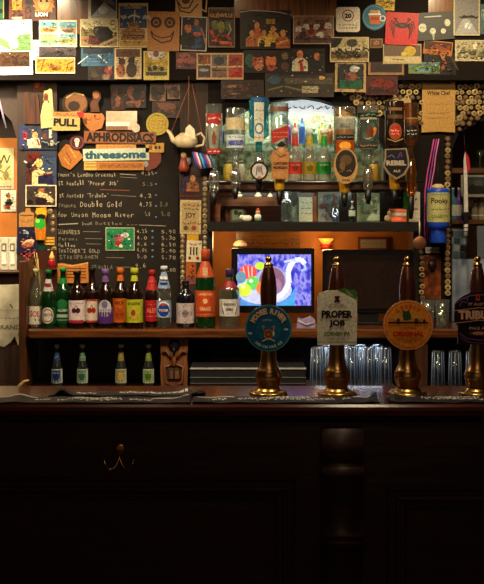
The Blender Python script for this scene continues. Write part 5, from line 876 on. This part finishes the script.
mb = MB(); kj = K(Yj); mb.prism([((x - 279.5) * kj, -(y - 136) * kj) for x, y in ((271.4, 131), (287.8, 125), (287.8, 136), (271.4, 144))], -.001, .001, M_of((196, 50, 36))); prints(mb, [('s', 273, 286, 132.5, .8, .5, (230, 160, 130)), ('s', 273, 286, 137, .8, .5, (230, 160, 130))], 279.5, 136, kj, -.001)
o = mb.build('slanted_label', jw, (0, Yj - 1.2, PZ(136, Yj) - jw.location.z)); o['label'] = 'slanted red label'
optic(344.5, 107, 172, 11, 207, 'upturned whisky bottle with grey label and sepia oval badge', SPC, None, (117, 152, (200, 196, 186), [('r', 334.5, 135, 354.5, 140, (50, 50, 50)), ('t', 'BELLS', 344.5, 126, 10, 4, (120, 120, 120)), ('r', 334.5, 140.5, 354.5, 154, (176, 84, 20)), ('e', 344.5, 146, 6, 4, (240, 170, 50)), ('s', 336, 353, 137.5, .6, .4, (190, 190, 180))]), None, inner=(AMB, .9), cup=mat((206, 150, 40), .25),
      badge=(circ(344.5, 166, 12, 18), (190, 150, 96), [('e', 344.5, 163.5, 10.2, 13.6, (56, 44, 30)), ('e', 344.5, 160, 6, 5, (110, 84, 50)), ('e', 341, 166, 3, 4, (130, 96, 56)), ('s', 338, 351, 171, 1.4, .8, (150, 120, 70)), ('t', 'OLD', 344.5, 180, 8, 2, (70, 44, 24))], 166))
optic(368, 106, 168, 11, 204, 'upturned spirit bottle with dark green label and gold figures', SPC, None, (113, 148, (30, 60, 50), [('r', 359, 118, 377, 120, (160, 160, 130)), ('r', 360, 123, 376, 143, (60, 84, 70))] + blots(360, 123, 376, 143, [(214, 130, 60), (190, 160, 110), (120, 60, 40), (80, 110, 100)], 12, 33, .3) + [('s', 360, 376, 115.5, 1, .6, (150, 170, 150)), ('s', 360, 376, 146, .7, .5, (200, 150, 60))]), None, inner=WAT, kind='square')
optic(394.5, 101, 168, 9.6, 204, 'upturned dark liqueur bottle with red roundel and crescent badge', mat((36, 20, 18), .1, 0, 0), None, (106, 150, (50, 32, 24), [('r', 387, 108, 402, 111, (150, 110, 70)), ('r', 386, 115, 403, 119, (110, 84, 44)), ('e', 394.5, 132, 6.8, 8.4, (130, 110, 60)), ('e', 394.5, 132, 5.8, 7.2, (190, 50, 36)), ('s', 390, 399, 131, 1.2, .7, (236, 180, 150)), ('s', 390, 399, 134.5, 1, .6, (236, 180, 150)), ('l', [(386, 139), (394.5, 142), (403, 139)], .8, (190, 160, 90))]), None, cup=mat((196, 140, 40), .25),
      badge=([(383, 149), (405, 148), (407, 158), (408, 166), (403, 175), (395, 179.5), (387, 175), (381, 166), (383, 158)], (150, 130, 110), [('p', [(384.5, 150), (403.5, 149.5), (405.5, 158), (406, 166), (401.5, 173.5), (395, 177.5), (388.5, 173.5), (383, 166), (384.5, 158)], (30, 24, 30)), ('tb', 'REBEL', 394.5, 163, 20, 5, (176, 164, 150)), ('l', [(396, 158), (399, 152), (400, 157)], 1.2, (110, 70, 150)), ('l', [(386, 157), (390, 155), (393, 158)], .9, (110, 110, 150)), ('t', 'ALE', 395, 171, 7, 2.4, (206, 180, 140))], 164))
optic(411, 103, 160, 7.2, 219, 'upturned small bourbon bottle with tan label, rightmost on the rail', glass('smoky_glass', (180, 150, 110)), None, (118, 145, (190, 150, 90), [('e', 411, 132, 6, 7, (40, 36, 36)), ('s', 406, 416, 131, 1, .7, (200, 190, 170)), ('s', 406, 416, 134.5, .8, .6, (200, 190, 170))]), None, inner=(AMB, .9), cup=glass('amber_measure', (226, 140, 50), .08, .2))
rl = MB(); rl.tube([(PX(206, 1.258), 1.258, 0), (PX(424, 1.258), 1.258, 0)], .006, STEEL, 10)
rlo = rl.build('optic_rail', un, (0, -1.4, PZ(182, 1.258) - sz))

# ---- things on the lower shelf of the unit (stands at row 222)
zl = PZ(222, 1.25) + .0005
def stand(name, cat, label, x0, y0, x1, base, shapes, Y=1.4, th=.006):
    kk = K(Y); h = (221.5 - y0) * K(Y); t = MB(); cx = (x0 + x1) / 2
    t.box(-(x1 - x0) / 2 * kk, (x1 - x0) / 2 * kk, 0, th, 0, h, M_of(base)); prints(t, shapes, cx, 222, kk, 0)
    return tag(t.build(name, None, (PX(cx, Y), Y, zl)), label, cat)
stand('framed_photo', 'framed photo', 'small framed green-grey photo on the unit shelf at left', 230, 207, 245.5, (110, 96, 76), [('r', 232, 209, 243.5, 220, (130, 146, 120)), ('e', 236, 213, 2, 2.6, (50, 60, 50)), ('e', 240, 215, 2, 3, (60, 64, 50))], Y=1.36, th=.012)
stand('leaflet', 'card', 'grey-green leaflet card on the unit shelf beside the menu card', 284, 192, 300, (130, 150, 130), blots(284, 192, 300, 220, [(80, 110, 90), (170, 176, 150), (100, 90, 80)], 10, 60, .3), Y=1.45)
stand('menu_card', 'card', 'off-white menu card with green lines on the unit shelf', 299, 197, 312.5, (206, 200, 170), [('s', 301, 311, 203, .8, .5, (70, 110, 70)), ('s', 301, 311, 209, .8, .5, (70, 110, 70)), ('s', 301, 311, 214, .8, .5, (110, 100, 60))], Y=1.42)
stand('leaflet', 'card', 'densely speckled pale leaflet right of the menu card', 318, 192, 339, (150, 146, 130), blots(318, 193, 339, 221, [(90, 100, 90), (190, 176, 150), (120, 70, 60), (100, 120, 130)], 34, 61, .14), Y=1.44)
stand('leaflet', 'card', 'green speckled leaflet with a pale diagonal band', 357, 193, 379.5, (130, 140, 100), [('p', [(366, 221), (379.5, 203), (379.5, 221)], (190, 196, 160))] + blots(357, 193, 379, 214, [(90, 110, 70), (170, 160, 120), (110, 100, 70)], 26, 62, .14), Y=1.42)
stand('folder', 'folder', 'narrow bright green folder standing at the right of the unit shelf', 404, 190, 408.5, (70, 160, 50), [], Y=1.4, th=.02)
stand('leaflet', 'card', 'white card leaning right of the green folder', 409, 192, 420, (206, 196, 180), [('s', 411, 418, 200, 1.4, .8, (90, 70, 70))], Y=1.42)
for i, (y, c, lb) in enumerate((((0, 5.5), (226, 96, 60), 'orange book lying flat at the bottom of the small pile'), ((5.6, 9.5), (190, 176, 160), 'thin grey book in the middle of the small pile'), ((9.6, 13), (206, 100, 70), 'thin red-orange book on top of the small pile'))):
    Y = 1.3; k = K(Y); t = thing('book', lb, 'book', (PX(399, Y), Y, zl + y[0] * k), 'books piled on the unit shelf')
    mb = MB(); mb.box(-7.6 * k, 7.6 * k, 0, .1, 0, (y[1] - y[0]) * k * .98, mat(c, .5), .0012); mb.build('cover', t)
    mb = MB(); mb.box(-7.4 * k, 7 * k, -.0006, .001, (y[1] - y[0]) * k * .25, (y[1] - y[0]) * k * .72, mat(tuple(min(255, v + 20) for v in c), .7)); mb.build('spine_title', t)
def critter(px, label, Y, parts_, name='ornament'):
    t = thing(name, label, 'ornament', (PX(px, Y), Y, zl)); k = K(Y)
    for nm, c, r, col in parts_:
        mb = MB(); mb.blob((c[0] * k, c[1] * k, c[2] * k), (r[0] * k, r[1] * k, r[2] * k), mat(col, .4)); mb.build(nm, t)
critter(247, 'white pig-like china ornament on the unit shelf', 1.32, (('body', (0, 0, 3.4), (5.4, 3.4, 3.4), (226, 220, 196)), ('head', (-5, 0, 4.6), (2.6, 2.4, 2.4), (230, 224, 200))))
critter(258, 'small snowman-like ornament with green base on the unit shelf', 1.32, (('base', (0, 0, 1.4), (4.4, 3, 1.4), (40, 90, 50)), ('body', (0, 0, 4.8), (3.6, 3.2, 3.4), (230, 224, 206)), ('head', (0, 0, 9.4), (2.4, 2.4, 2.4), (206, 150, 100)), ('hat', (0, 0, 12), (1.8, 1.8, 1.6), (170, 50, 40))))
critter(388, 'cream dog-like ornament beside the orange book pile', 1.31, (('body', (0, 0, 3.4), (3.8, 3, 3.4), (206, 180, 130)), ('head', (1.4, -1, 8.4), (2.4, 2.2, 2.6), (190, 160, 90)), ('ear', (3, -1, 11), (1, 1, 1.6), (90, 80, 40))))
bottle('spirit_bottle', 'small dark bottle left of the framed photo on the unit shelf', 223, 200, 221.5, 3, 1.36, 'spirit', BROWN, (120, 30, 30), z=zl)
bottle('spirit_bottle', 'tiny green bottle in front of the dark panel on the unit shelf', 352, 201, 221.5, 3.2, 1.33, 'spirit', DKGREEN, (206, 206, 190), (210, 216, (200, 200, 180), []), z=zl)
bottle('water_bottle', 'clear grey water bottle on the unit shelf beside the leaflet', 286.5, 190, 221.5, 6, 1.33, 'spirit', glass('grey_bottle', (170, 180, 180), .05, .15), (130, 140, 150), z=zl, inner=WAT)
t = thing('fluted_tumbler', 'short blue-tinted tumbler on the unit shelf between leaflets', 'glass', (PX(335, 1.33), 1.33, zl)); k = K(1.33)
mb = MB(); mb.lathe([(0, 3.6 * k), (13 * k, 4.6 * k), (13 * k, 4.2 * k), (1 * k, 3.3 * k)], glass('blue_tumbler', (150, 170, 200), .05, .15), 16, caps=False); mb.build('glass_body', t)
for i, (x, w) in enumerate(((238, 5), (258, 4), (270, 3))):
    Y = 1.36; k = K(Y); t = thing('china_ornament', ['white china piece on the small middle board, left of three', 'white china piece on the small middle board, centre of three', 'white china piece on the small middle board, right of three'][i], 'ornament', (PX(x, Y), Y, PZ(197, 1.33) + .0005))
    mb = MB(); mb.lathe([(0, w * k * .7), (.3 * w * k, w * k), (w * k, w * k * .5), (w * k * 1.4, w * k * .2)], CHINA, 14); mb.build('body', t)
up('divider', 338, 191, 352, 221.5, 1.5, 1.58, DARKWOOD)
up('divider', 380, 191, 403, 221.5, 1.52, 1.58, DARKWOOD)
up('bracket_post', 312.5, 196, 317.5, 221.5, 1.46, 1.56, wood('bracket_orange', (150, 76, 28), (190, 104, 44), .4, vertical=True))
# ---- television with fruit-bowl picture
Yt = 1.34
tv = thing('television', 'flat television showing a bright fruit bowl picture', 'television', (PX(273, Yt), Yt, sz + .0005)); k = K(Yt)
zb = lambda y: PZ(y, Yt) - sz
mb = MB(); mb.box(-41.5 * k, 41.5 * k, 0, .04, zb(313), zb(248.5), mat((18, 16, 18), .25), .004); mb.build('bezel', tv)
E = .85
def em(r, g, b): return (r, g, b, E)
mar = mottled('screen_blue_marble', [(26, 36, 150), (60, 66, 200), (140, 140, 232), (40, 50, 180)], 40, .3, E, (1, 1, .6))
scr = [('r', 237.5, 299, 292, 305.7, em(80, 140, 220)), ('e', 264, 290, 28, 14.5, em(176, 186, 226)), ('e', 271, 283, 16, 17, em(150, 156, 210)), ('e', 272, 281, 13, 14, em(118, 84, 116)), ('e', 274, 286, 8, 8, em(140, 110, 150)), ('p', [(282, 305.7), (290, 297), (296, 286), (294, 305.7)], em(60, 150, 220)),
       ('l', [(262, 302), (274, 300), (284, 293), (289, 283), (288, 272), (291, 264)], 5.2, em(206, 214, 240)), ('l', [(290, 266), (295, 260), (301, 259.5), (305, 264)], 4.6, em(226, 232, 248)), ('l', [(284, 262), (292, 260), (298, 262)], 2.4, em(170, 190, 226)), ('l', [(304, 263), (305.5, 269), (301, 271)], 2, em(150, 180, 220)),
       ('e', 248, 272, 9, 7, em(220, 70, 70)), ('l', [(243, 267), (245, 276)], 1, em(240, 190, 180)), ('l', [(248, 266), (249, 277)], 1, em(240, 190, 180)), ('l', [(252, 267), (252, 276)], 1, em(240, 190, 180)), ('e', 260, 266, 5, 4, em(170, 210, 60)), ('e', 241, 277, 5, 6, em(90, 130, 160)), ('e', 253, 283, 6.6, 6.4, em(90, 190, 90)), ('e', 244.5, 290, 6.6, 6.4, em(190, 220, 60)), ('e', 261, 288, 5, 6, em(220, 120, 60)), ('e', 251, 281, 2, 1.6, em(220, 240, 220)), ('e', 243, 287, 2, 1.6, em(240, 250, 200))]
# marble patches on the painting's background
scr = [('r', 237.5, 254.5, 311, 305.7, mar)] + scr
mb = MB(); prints(mb, scr, 273, 330, k, -.001, rough=.3, step=.0003); o = mb.build('screen', tv, (0, 0, PZ(330, Yt) - sz)); o['label'] = 'lit screen with a fruit bowl picture'
mb = MB(); mb.box(-12 * k, 12 * k, -.01, .07, 0, .008, BLACK, .002); mb.box(-4 * k, 4 * k, .01, .03, .008, zb(312), BLACK); mb.build('stand', tv)
# ---- dark till screen at the right
t = thing('till_screen', 'dark switched-off touch till between the two round pump clips', 'till', (PX(369, Yt), Yt, sz + .0005))
mb = MB(); mb.box(-46 * k, 44 * k, .01, .06, zb(314), zb(250), mat((20, 17, 18), .2), .006); mb.build('bezel', t)
mb = MB(); mb.box(-42 * k, 40 * k, .004, .0099, zb(309), zb(255), mat((34, 24, 22), .12)); mb.build('screen', t)
mb = MB(); mb.box(-20 * k, 20 * k, -.02, .08, 0, .01, BLACK, .003); mb.box(-10 * k, 10 * k, .02, .05, .01, zb(313), BLACK); mb.build('stand', t)
# till printer/white bits between them
t = thing('folded_cloth', 'lilac folded cloth on the shelf below the television edge', 'cloth', (PX(306, 1.2), 1.2, sz + .0005)); k2 = K(1.2)
mb = MB(); mb.prism([(-9 * k2, 0), (9 * k2, 0), (9.5 * k2, 7 * k2), (5 * k2, 11 * k2), (-2 * k2, 8 * k2), (-8 * k2, 9 * k2)], 0, .05, mat((150, 134, 170), .8)); mb.build('fold', t)
mb = MB(); mb.tube([(-8 * k2, -.002, 7 * k2), (0, -.004, 3 * k2), (8 * k2, -.002, 5 * k2)], .004, mat((180, 164, 196), .8)); mb.build('hem', t)
# inside the opening: frames and lamp
card('framed_notice', 'picture', 'white notice in a wooden frame on the ochre wall above the till', 358, 237, 388, 250, (150, 76, 34), [('r', 360.5, 239.5, 386, 248, (190, 176, 150)), ('s', 363, 384, 243.5, .8, .4, (140, 120, 90))], Y=1.95, thick=.015)
card('mirror_panel', 'panel', 'old brass-brown panel on the ochre wall above the television', 236, 231, 300, 250, wood('brass_brown_panel', (110, 66, 26), (160, 104, 44), .3), [('s', 240, 298, 238, 1.6, .6, (190, 140, 70)), ('s', 240, 298, 243, 1.6, .6, (90, 50, 20))], Y=1.95, thick=.01)
lm = thing('wall_lamp', 'small glowing orange wall lamp with red shade in the opening', 'lamp', (PX(326, 1.9), 1.9, PZ(244, 1.9))); k = K(1.9)
mb = MB(); mb.lathe([(0, 3 * k), (3 * k, 6 * k), (5.5 * k, 8 * k)], mat((255, 170, 60), .4, 0, 0, emit=1.0), 16); mb.build('bulb_shade', lm)
mb = MB(); mb.lathe([(-5 * k, 5 * k), (-1 * k, 6 * k), (0, 3.4 * k)], mat((190, 40, 24), .4), 16); mb.build('lower_shade', lm)
mb = MB(); mb.tube([(0, 0, 0), (0, .05, 0)], .005, BRASS); mb.build('wall_arm', lm)
t = thing('globe_lamp', 'pale round lampshade behind the top left of the television', 'lamp', (PX(240, 1.8), 1.8, PZ(246, 1.8))); k = K(1.8)
mb = MB(); mb.lathe([(0, 7 * k), (2.5 * k, 6.6 * k), (5 * k, 4 * k), (6 * k, 1.5 * k)], mat((240, 200, 150), .4, 0, 0, emit=.25), 18); mb.build('lamp_shade', t)
mb = MB(); mb.tube([(0, 0, .0), (0, .15, 0)], .005, BRASS); mb.build('wall_arm', t)

# ================================================================= RIGHT COLUMN
BLUE = mat((30, 70, 190), .35)
tb = thing('charity_tub', 'bright blue plastic collection tub with cream label hung on the cork column', 'tub', (PX(438, 1.36), 1.36, PZ(243, 1.36))); k = K(1.36)
mb = MB(); mb.lathe([(0, 8.4 * k), (1 * k, 9 * k), (12 * k, 7.4 * k), (14 * k, 7.4 * k), (15 * k, 10.6 * k), (18 * k, 11.6 * k), (52 * k, 11.4 * k), (54 * k, 11 * k), (54.5 * k, 8 * k)], BLUE, 28); mb.build('tub_body', tb)
mb = MB(); r = 11.8 * k; n = 16; vs = []
for i in range(n + 1):
    a = -1.3 + 2.6 * i / n; vs += [(r * math.sin(a), -r * math.cos(a), 21 * k), (r * math.sin(a), -r * math.cos(a), 50 * k)]
mb.add(vs, [(2 * i, 2 * i + 2, 2 * i + 3, 2 * i + 1) for i in range(n)], M_of((196, 190, 130)), True)
prints(mb, [('t', 'Pooky', 437.5, 201.5, 18, 7, (50, 40, 34)), ('s', 429, 447, 209, 1, .6, (110, 120, 90)), ('t', 'CHARITY', 437.5, 216.5, 17, 3.4, (140, 150, 70)), ('r', 428, 192.5, 448, 194.5, (180, 190, 150))], 437.5, 243, k, wrap=r + .0004)
mb.build('tub_label', tb)
mb = MB(); mb.lathe([(54.5 * k, 7 * k), (57 * k, 6.4 * k), (59 * k, 3 * k)], mat((196, 170, 130), .6), 16); mb.tube([(0, 0, 58 * k), (0, 0, 80 * k)], .0014, BLACK, 6); mb.build('hanging_knob', tb)
for i, (c, dx, lb) in enumerate((((196, 70, 150), 0, 'pink lanyard cord hanging beside the blue tub, left one'), ((150, 60, 150), 3.2, 'purple lanyard cord hanging beside the blue tub, middle one'), ((214, 110, 170), 6, 'pale pink lanyard cord hanging beside the blue tub, right one'))):
    mb = MB(); Y = 1.456; pt = [(434 + dx * .8, 139), (431 + dx * .8, 155), (428 + dx, 170), (425 + dx * .8, 192), (424.5 + dx * .8, 225), (425 + dx * .8, 240)]
    mb.tube([(PX(x, Y), Y, PZ(y, Y)) for x, y in pt], .0032, mat(c, .6), 8); tag(mb.build('lanyard'), lb, 'lanyard')
md = thing('bronze_medallion', 'round copper medallion hanging left of the blue tub', 'medallion', (PX(419.5, 1.235), 1.235, PZ(243, 1.235))); k = K(1.235)
mb = MB(); mb.lathe([(0, 7 * k), (.008, 7 * k), (.012, 5.6 * k)], mat((120, 76, 54), .4, .6), 22); mb.v = [(x, -z, y) for x, y, z in mb.v]; mb.build('disc', md)
mb = MB(); mb.tube([(0, 0, 6 * k), (0, 0, 22 * k)], .003, mat((190, 180, 160), .4)); mb.build('hanger', md)
ab = thing('amber_bunting', 'amber fabric pendant board hung on the cork column under the tub', 'pendant', (PX(432, 1.45), 1.453, PZ(299, 1.45))); k = K(1.45)
mb = MB(); mb.box(-9 * k, 9 * k, -.006, .006, 0, 44 * k, mottled('amber_cloth', [(50, 20, 12), (110, 50, 20), (190, 100, 34)], 22, .4), .002); mb.build('board', ab)
mb = MB(); mb.lathe([(28 * k, 2 * k), (33 * k, 4.6 * k), (40 * k, 3 * k)], mat((40, 22, 24), .4), 12, c=(0, -.012, 0), sy=.4); mb.build('dark_knot', ab)
mb = MB(); mb.box(-7 * k, 7 * k, -.012, -.006, 46 * k, 52 * k, mat((190, 186, 180), .5)); prints(mb, [('s', -5, 6, -49, 1.6, .8, (30, 30, 60))], 0, 0, k, -.012); mb.build('barcode_tag', ab)
# lemon slice tumblers on the shelf
for i, (px, lb) in enumerate(((427.5, 'tumbler of ice on the shelf left of the lime tumbler'), (442, 'tumbler with lime and lemon slices on the shelf beside the purple clip'))):
    Y = 1.2; k = K(Y); t = thing('tumbler', lb, 'glass', (PX(px, Y), Y, sz + .0005))
    mb = MB(); r = 7.2 * k; mb.lathe([(0, r * .85), (28 * k, r), (28 * k, r * .93), (2 * k, r * .78)], glass('shelf_tumbler', (226, 232, 226), .05, .14), 20, caps=False); mb.build('glass_body', t)
    mb = MB(); rr = random.Random(i)
    for j in range(7):
        a = rr.uniform(0, 6.28); q = rr.uniform(0, 3.4) * k; x, y, z = q * math.cos(a), q * math.sin(a), (3 + j * 3) * k
        m = mat(((220, 220, 206), (206, 190, 60), (70, 130, 40))[0 if i == 0 else j % 3], .3); mb.box(x - .009, x + .009, y - .007, y + .007, z, z + .014, m, .002)
    mb.build('ice_and_fruit', t)
# recess at the right edge
YR = 1.95
mb = MB(); mb.box(PX(425, YR), PX(600, YR), YR, YR + .04, 0, 3.1, wood('right_recess_panel', (40, 22, 14), (64, 38, 24), .6)); struct('wall_recess', mb)
card('framed_print', 'picture', 'grey landscape print in pale frame in the right recess', 461, 175, 500, 197, (150, 146, 130), [('r', 463, 177, 500, 194, (70, 76, 80)), ('p', [(463, 192), (472, 184), (484, 187), (500, 182), (500, 194), (463, 194)], (50, 40, 40)), ('e', 478, 183, 5, 3, (90, 96, 90))], Y=1.6, thick=.01)
slab('trim_4', 446, 168, 600, 173, 1.62, 1.7, MIDWOOD)
sd = thing('toy_sword', 'white and red bladed pole hanging in front of the right recess', 'pole', (PX(466, 1.4), 1.4, PZ(236, 1.4))); k = K(1.4)
mb = MB(); mb.prism([(-2 * k, 24 * k), (2 * k, 24 * k), (1 * k, 70 * k), (-1 * k, 84 * k), (-2.4 * k, 76 * k)], -.004, .004, mat((190, 186, 186), .35)); mb.build('blade', sd)
mb = MB(); mb.tube([(-1 * k, 0, 83 * k), (0, .056, 112 * k)], .0012, BLACK, 6); mb.build('hanging_thread', sd)
mb = MB(); mb.prism([(1 * k, 62 * k), (4 * k, 68 * k), (3 * k, 78 * k), (-1 * k, 85 * k), (0, 74 * k)], -.006, .002, mat((170, 24, 34), .4)); mb.build('red_ribbon', sd)
mb = MB(); mb.box(-4 * k, 5 * k, -.012, .012, 19 * k, 24 * k, BLACK, .002); mb.box(-2.4 * k, 2.4 * k, -.01, .01, 12 * k, 19 * k, BLACK, .002); mb.build('guard', sd)
mb = MB(); mb.lathe([(0, 2.2 * k), (12 * k, 2.2 * k)], mat((176, 176, 170), .3), 12); mb.lathe([(4 * k, 2.5 * k), (5 * k, 2.5 * k)], BLACK, 12); mb.lathe([(8 * k, 2.5 * k), (9 * k, 2.5 * k)], BLACK, 12); mb.build('grip', sd)
gl = thing('cocktail_glass', 'green tinted cocktail glass on the recess ledge at right edge', 'glass', (PX(480, 1.66), 1.66, PZ(168, 1.62) + .0005)); k = K(1.66)
mb = MB(); mb.lathe([(0, 3.6 * k), (.5 * k, 3.6 * k), (1 * k, .8 * k), (9 * k, .8 * k), (18 * k, 6.4 * k), (18 * k, 6 * k), (10 * k, .5 * k)], glass('green_cocktail', (150, 200, 130), .05, .25), 18, caps=False); mb.build('glass_body', gl)
slab('trim_5', 446, 220, 600, 224, 1.6, 1.75, MIDWOOD)
for i, (px, c, lb) in enumerate(((453, (60, 110, 120), 'teal spirit bottle on the right recess shelf'), (459, (90, 60, 130), 'purple spirit bottle on the right recess shelf'), (475, (110, 100, 90), 'grey spirit bottle on the right recess shelf'), (482, (130, 120, 100), 'pale spirit bottle at the right end of the recess shelf'))):
    bottle('spirit_bottle', lb, px, 188 if i < 2 else 199, 220, 3.6, 1.66, 'spirit', mat(c, .15), (206, 200, 190), (205, 216, (190, 190, 180), []), z=PZ(220, 1.6) + .0005)
card('photo_sheet', 'photo', 'blue-white collage sheet of small photos in the right recess', 446, 229, 468, 266, (120, 136, 150), sum([[('r', 447 + 6.6 * i, 231 + 7 * j, 452.6 + 6.6 * i, 236.8 + 7 * j, R.choice([(60, 80, 100), (150, 160, 170), (40, 50, 60), (90, 110, 120)]))] for i in range(3) for j in range(5)], []), Y=1.6, rot=4, lay=1)
slab('trim_6', 467, 226, 476, 300, 1.55, 1.6, DARKWOOD)
mb = MB(); Y = 1.5; k = K(Y); n = 26; top = []; 
for i in range(n + 1): top.append((-16 * k + 50 * k * i / n, .01 * math.sin(i * 1.1)))
vs = [(x, y, 0) for x, y in top] + [(x * .96, y * .6, 62 * k) for x, y in top]; vs += [(x, y + .004, z) for x, y, z in vs]; q = 2 * (n + 1)
fs = [(i, i + 1, n + 2 + i, n + 1 + i) for i in range(n)] + [(q + i, q + n + 1 + i, q + n + 2 + i, q + i + 1) for i in range(n)]
mb.add(vs, fs, mottled('blue_grey_cloth', [(90, 100, 120), (120, 130, 150), (150, 160, 176)], 10, .8), True)
tag(mb.build('bar_towel', None, (PX(462, Y), Y, sz + .0005)), 'blue-grey bar towel hanging behind the lime tumbler', 'towel')
card('wall_sheet', 'paper', 'pale grey paper sheet at the right edge above the towel', 477, 226, 500, 262, (120, 126, 136), [], Y=1.6)

# ================================================================= LIGHTS, CAMERA
def area(name, loc, tgt, energy, size, col, sy=None, spread=None):
    l = bpy.data.lights.new(name, 'AREA'); l.energy = energy; l.size = size; l.color = col
    if sy: l.shape = 'RECTANGLE'; l.size_y = sy
    if spread: l.spread = math.radians(spread)
    o = bpy.data.objects.new(name, l); COL.objects.link(o); o.location = loc
    o.rotation_euler = (Vector(tgt) - Vector(loc)).to_track_quat('-Z', 'Y').to_euler(); return o
WARM = (1, .74, .42); WARM2 = (1, .82, .52)
def spot(name, loc, tgt, energy, deg, col, blend=.8, r=.05):
    l = bpy.data.lights.new(name, 'SPOT'); l.energy = energy; l.spot_size = math.radians(deg); l.spot_blend = blend; l.color = col; l.shadow_soft_size = r
    o = bpy.data.objects.new(name, l); COL.objects.link(o); o.location = loc
    o.rotation_euler = (Vector(tgt) - Vector(loc)).to_track_quat('-Z', 'Y').to_euler(); return o
spot('ceiling_spot_left', (-1.0, .4, 2.98), (-1.08, 1.4, 2.2), 160, 62, WARM2)
spot('ceiling_spot_centre', (-.1, .4, 3.0), (-.1, 1.4, 1.7), 22, 90, WARM)
spot('ceiling_spot_right', (.95, .4, 2.98), (.9, 1.4, 2.2), 68, 70, (1, .78, .45))
area('pendant_glow', (-.45, .1, 2.5), (-.4, 1.25, 1.3), 9, .25, WARM2, spread=110)
area('pendant_glow', (.55, -.1, 2.6), (.5, 1.0, 1.2), 5, .25, WARM2, spread=110)
area('bar_front_fill', (.2, -2.2, 2.9), (0, .3, 1.0), 6, 1.6, (1, .55, .3))  # added front fill, gives the bar mouldings their highlights
spot('clip_fill_spot', (.45, -1.7, 2.95), (.47, .2, 1.36), 16, 27, (1, .86, .66), 1)  # added narrow fill from the front to brighten the pump clips
area('niche_tube', (PX(300, 1.65), 1.66, PZ(97, 1.65)), (PX(300, 1.65), 1.6, PZ(180, 1.65)), 2.6, .6, (.78, 1, .95), .04)
area('unit_shelf_fill', (PX(310, 1.4), 1.31, PZ(193, 1.31)), (PX(310, 1.4), 1.42, PZ(222, 1.4)), .5, .7, (.9, 1, .85), .02)  # added fill under the upper shelf to brighten the items below
area('glass_shelf_tube', (PX(350, 1.1), 1.16, sz - .045), (PX(350, 1.1), 1.1, cz), .2, .3, (.7, .85, 1), .02)
l = bpy.data.lights.new('alcove_lamp', 'POINT'); l.energy = 1.6; l.color = (1, .62, .25); l.shadow_soft_size = .05
o = bpy.data.objects.new('alcove_lamp', l); COL.objects.link(o); o.location = (PX(322, 1.75), 1.75, PZ(243, 1.75))
l = bpy.data.lights.new('alcove_lamp', 'POINT'); l.energy = 1.2; l.color = (1, .62, .25); l.shadow_soft_size = .05
o = bpy.data.objects.new('alcove_lamp', l); COL.objects.link(o); o.location = (PX(228, 1.7), 1.7, PZ(240, 1.7))
area('side_lamp', (PX(-60, 1.5), 1.2, PZ(60, 1.4)), (PX(5, 1.7), 1.75, PZ(200, 1.7)), 11, .15, WARM2)
w = bpy.data.worlds.new('room_dark'); bpy.context.scene.world = w; w.use_nodes = True
w.node_tree.nodes['Background'].inputs[0].default_value = (.9, .6, .45, 1); w.node_tree.nodes['Background'].inputs[1].default_value = .05
cam = bpy.data.cameras.new('camera'); co = bpy.data.objects.new('camera', cam); COL.objects.link(co)
co.location = (0, -CD, CZ); co.rotation_euler = (pi / 2, 0, 0)
cam.sensor_fit = 'HORIZONTAL'; cam.sensor_width = 36; cam.lens = 36 * F / 484; cam.shift_y = -(292 - HY) / 484; cam.clip_start = .05
sc = bpy.context.scene; sc.camera = co
sc.view_settings.view_transform = 'Standard'; sc.view_settings.look = 'None'; sc.view_settings.gamma = 1; sc.view_settings.use_curve_mapping = False
sc.view_settings.exposure = 0
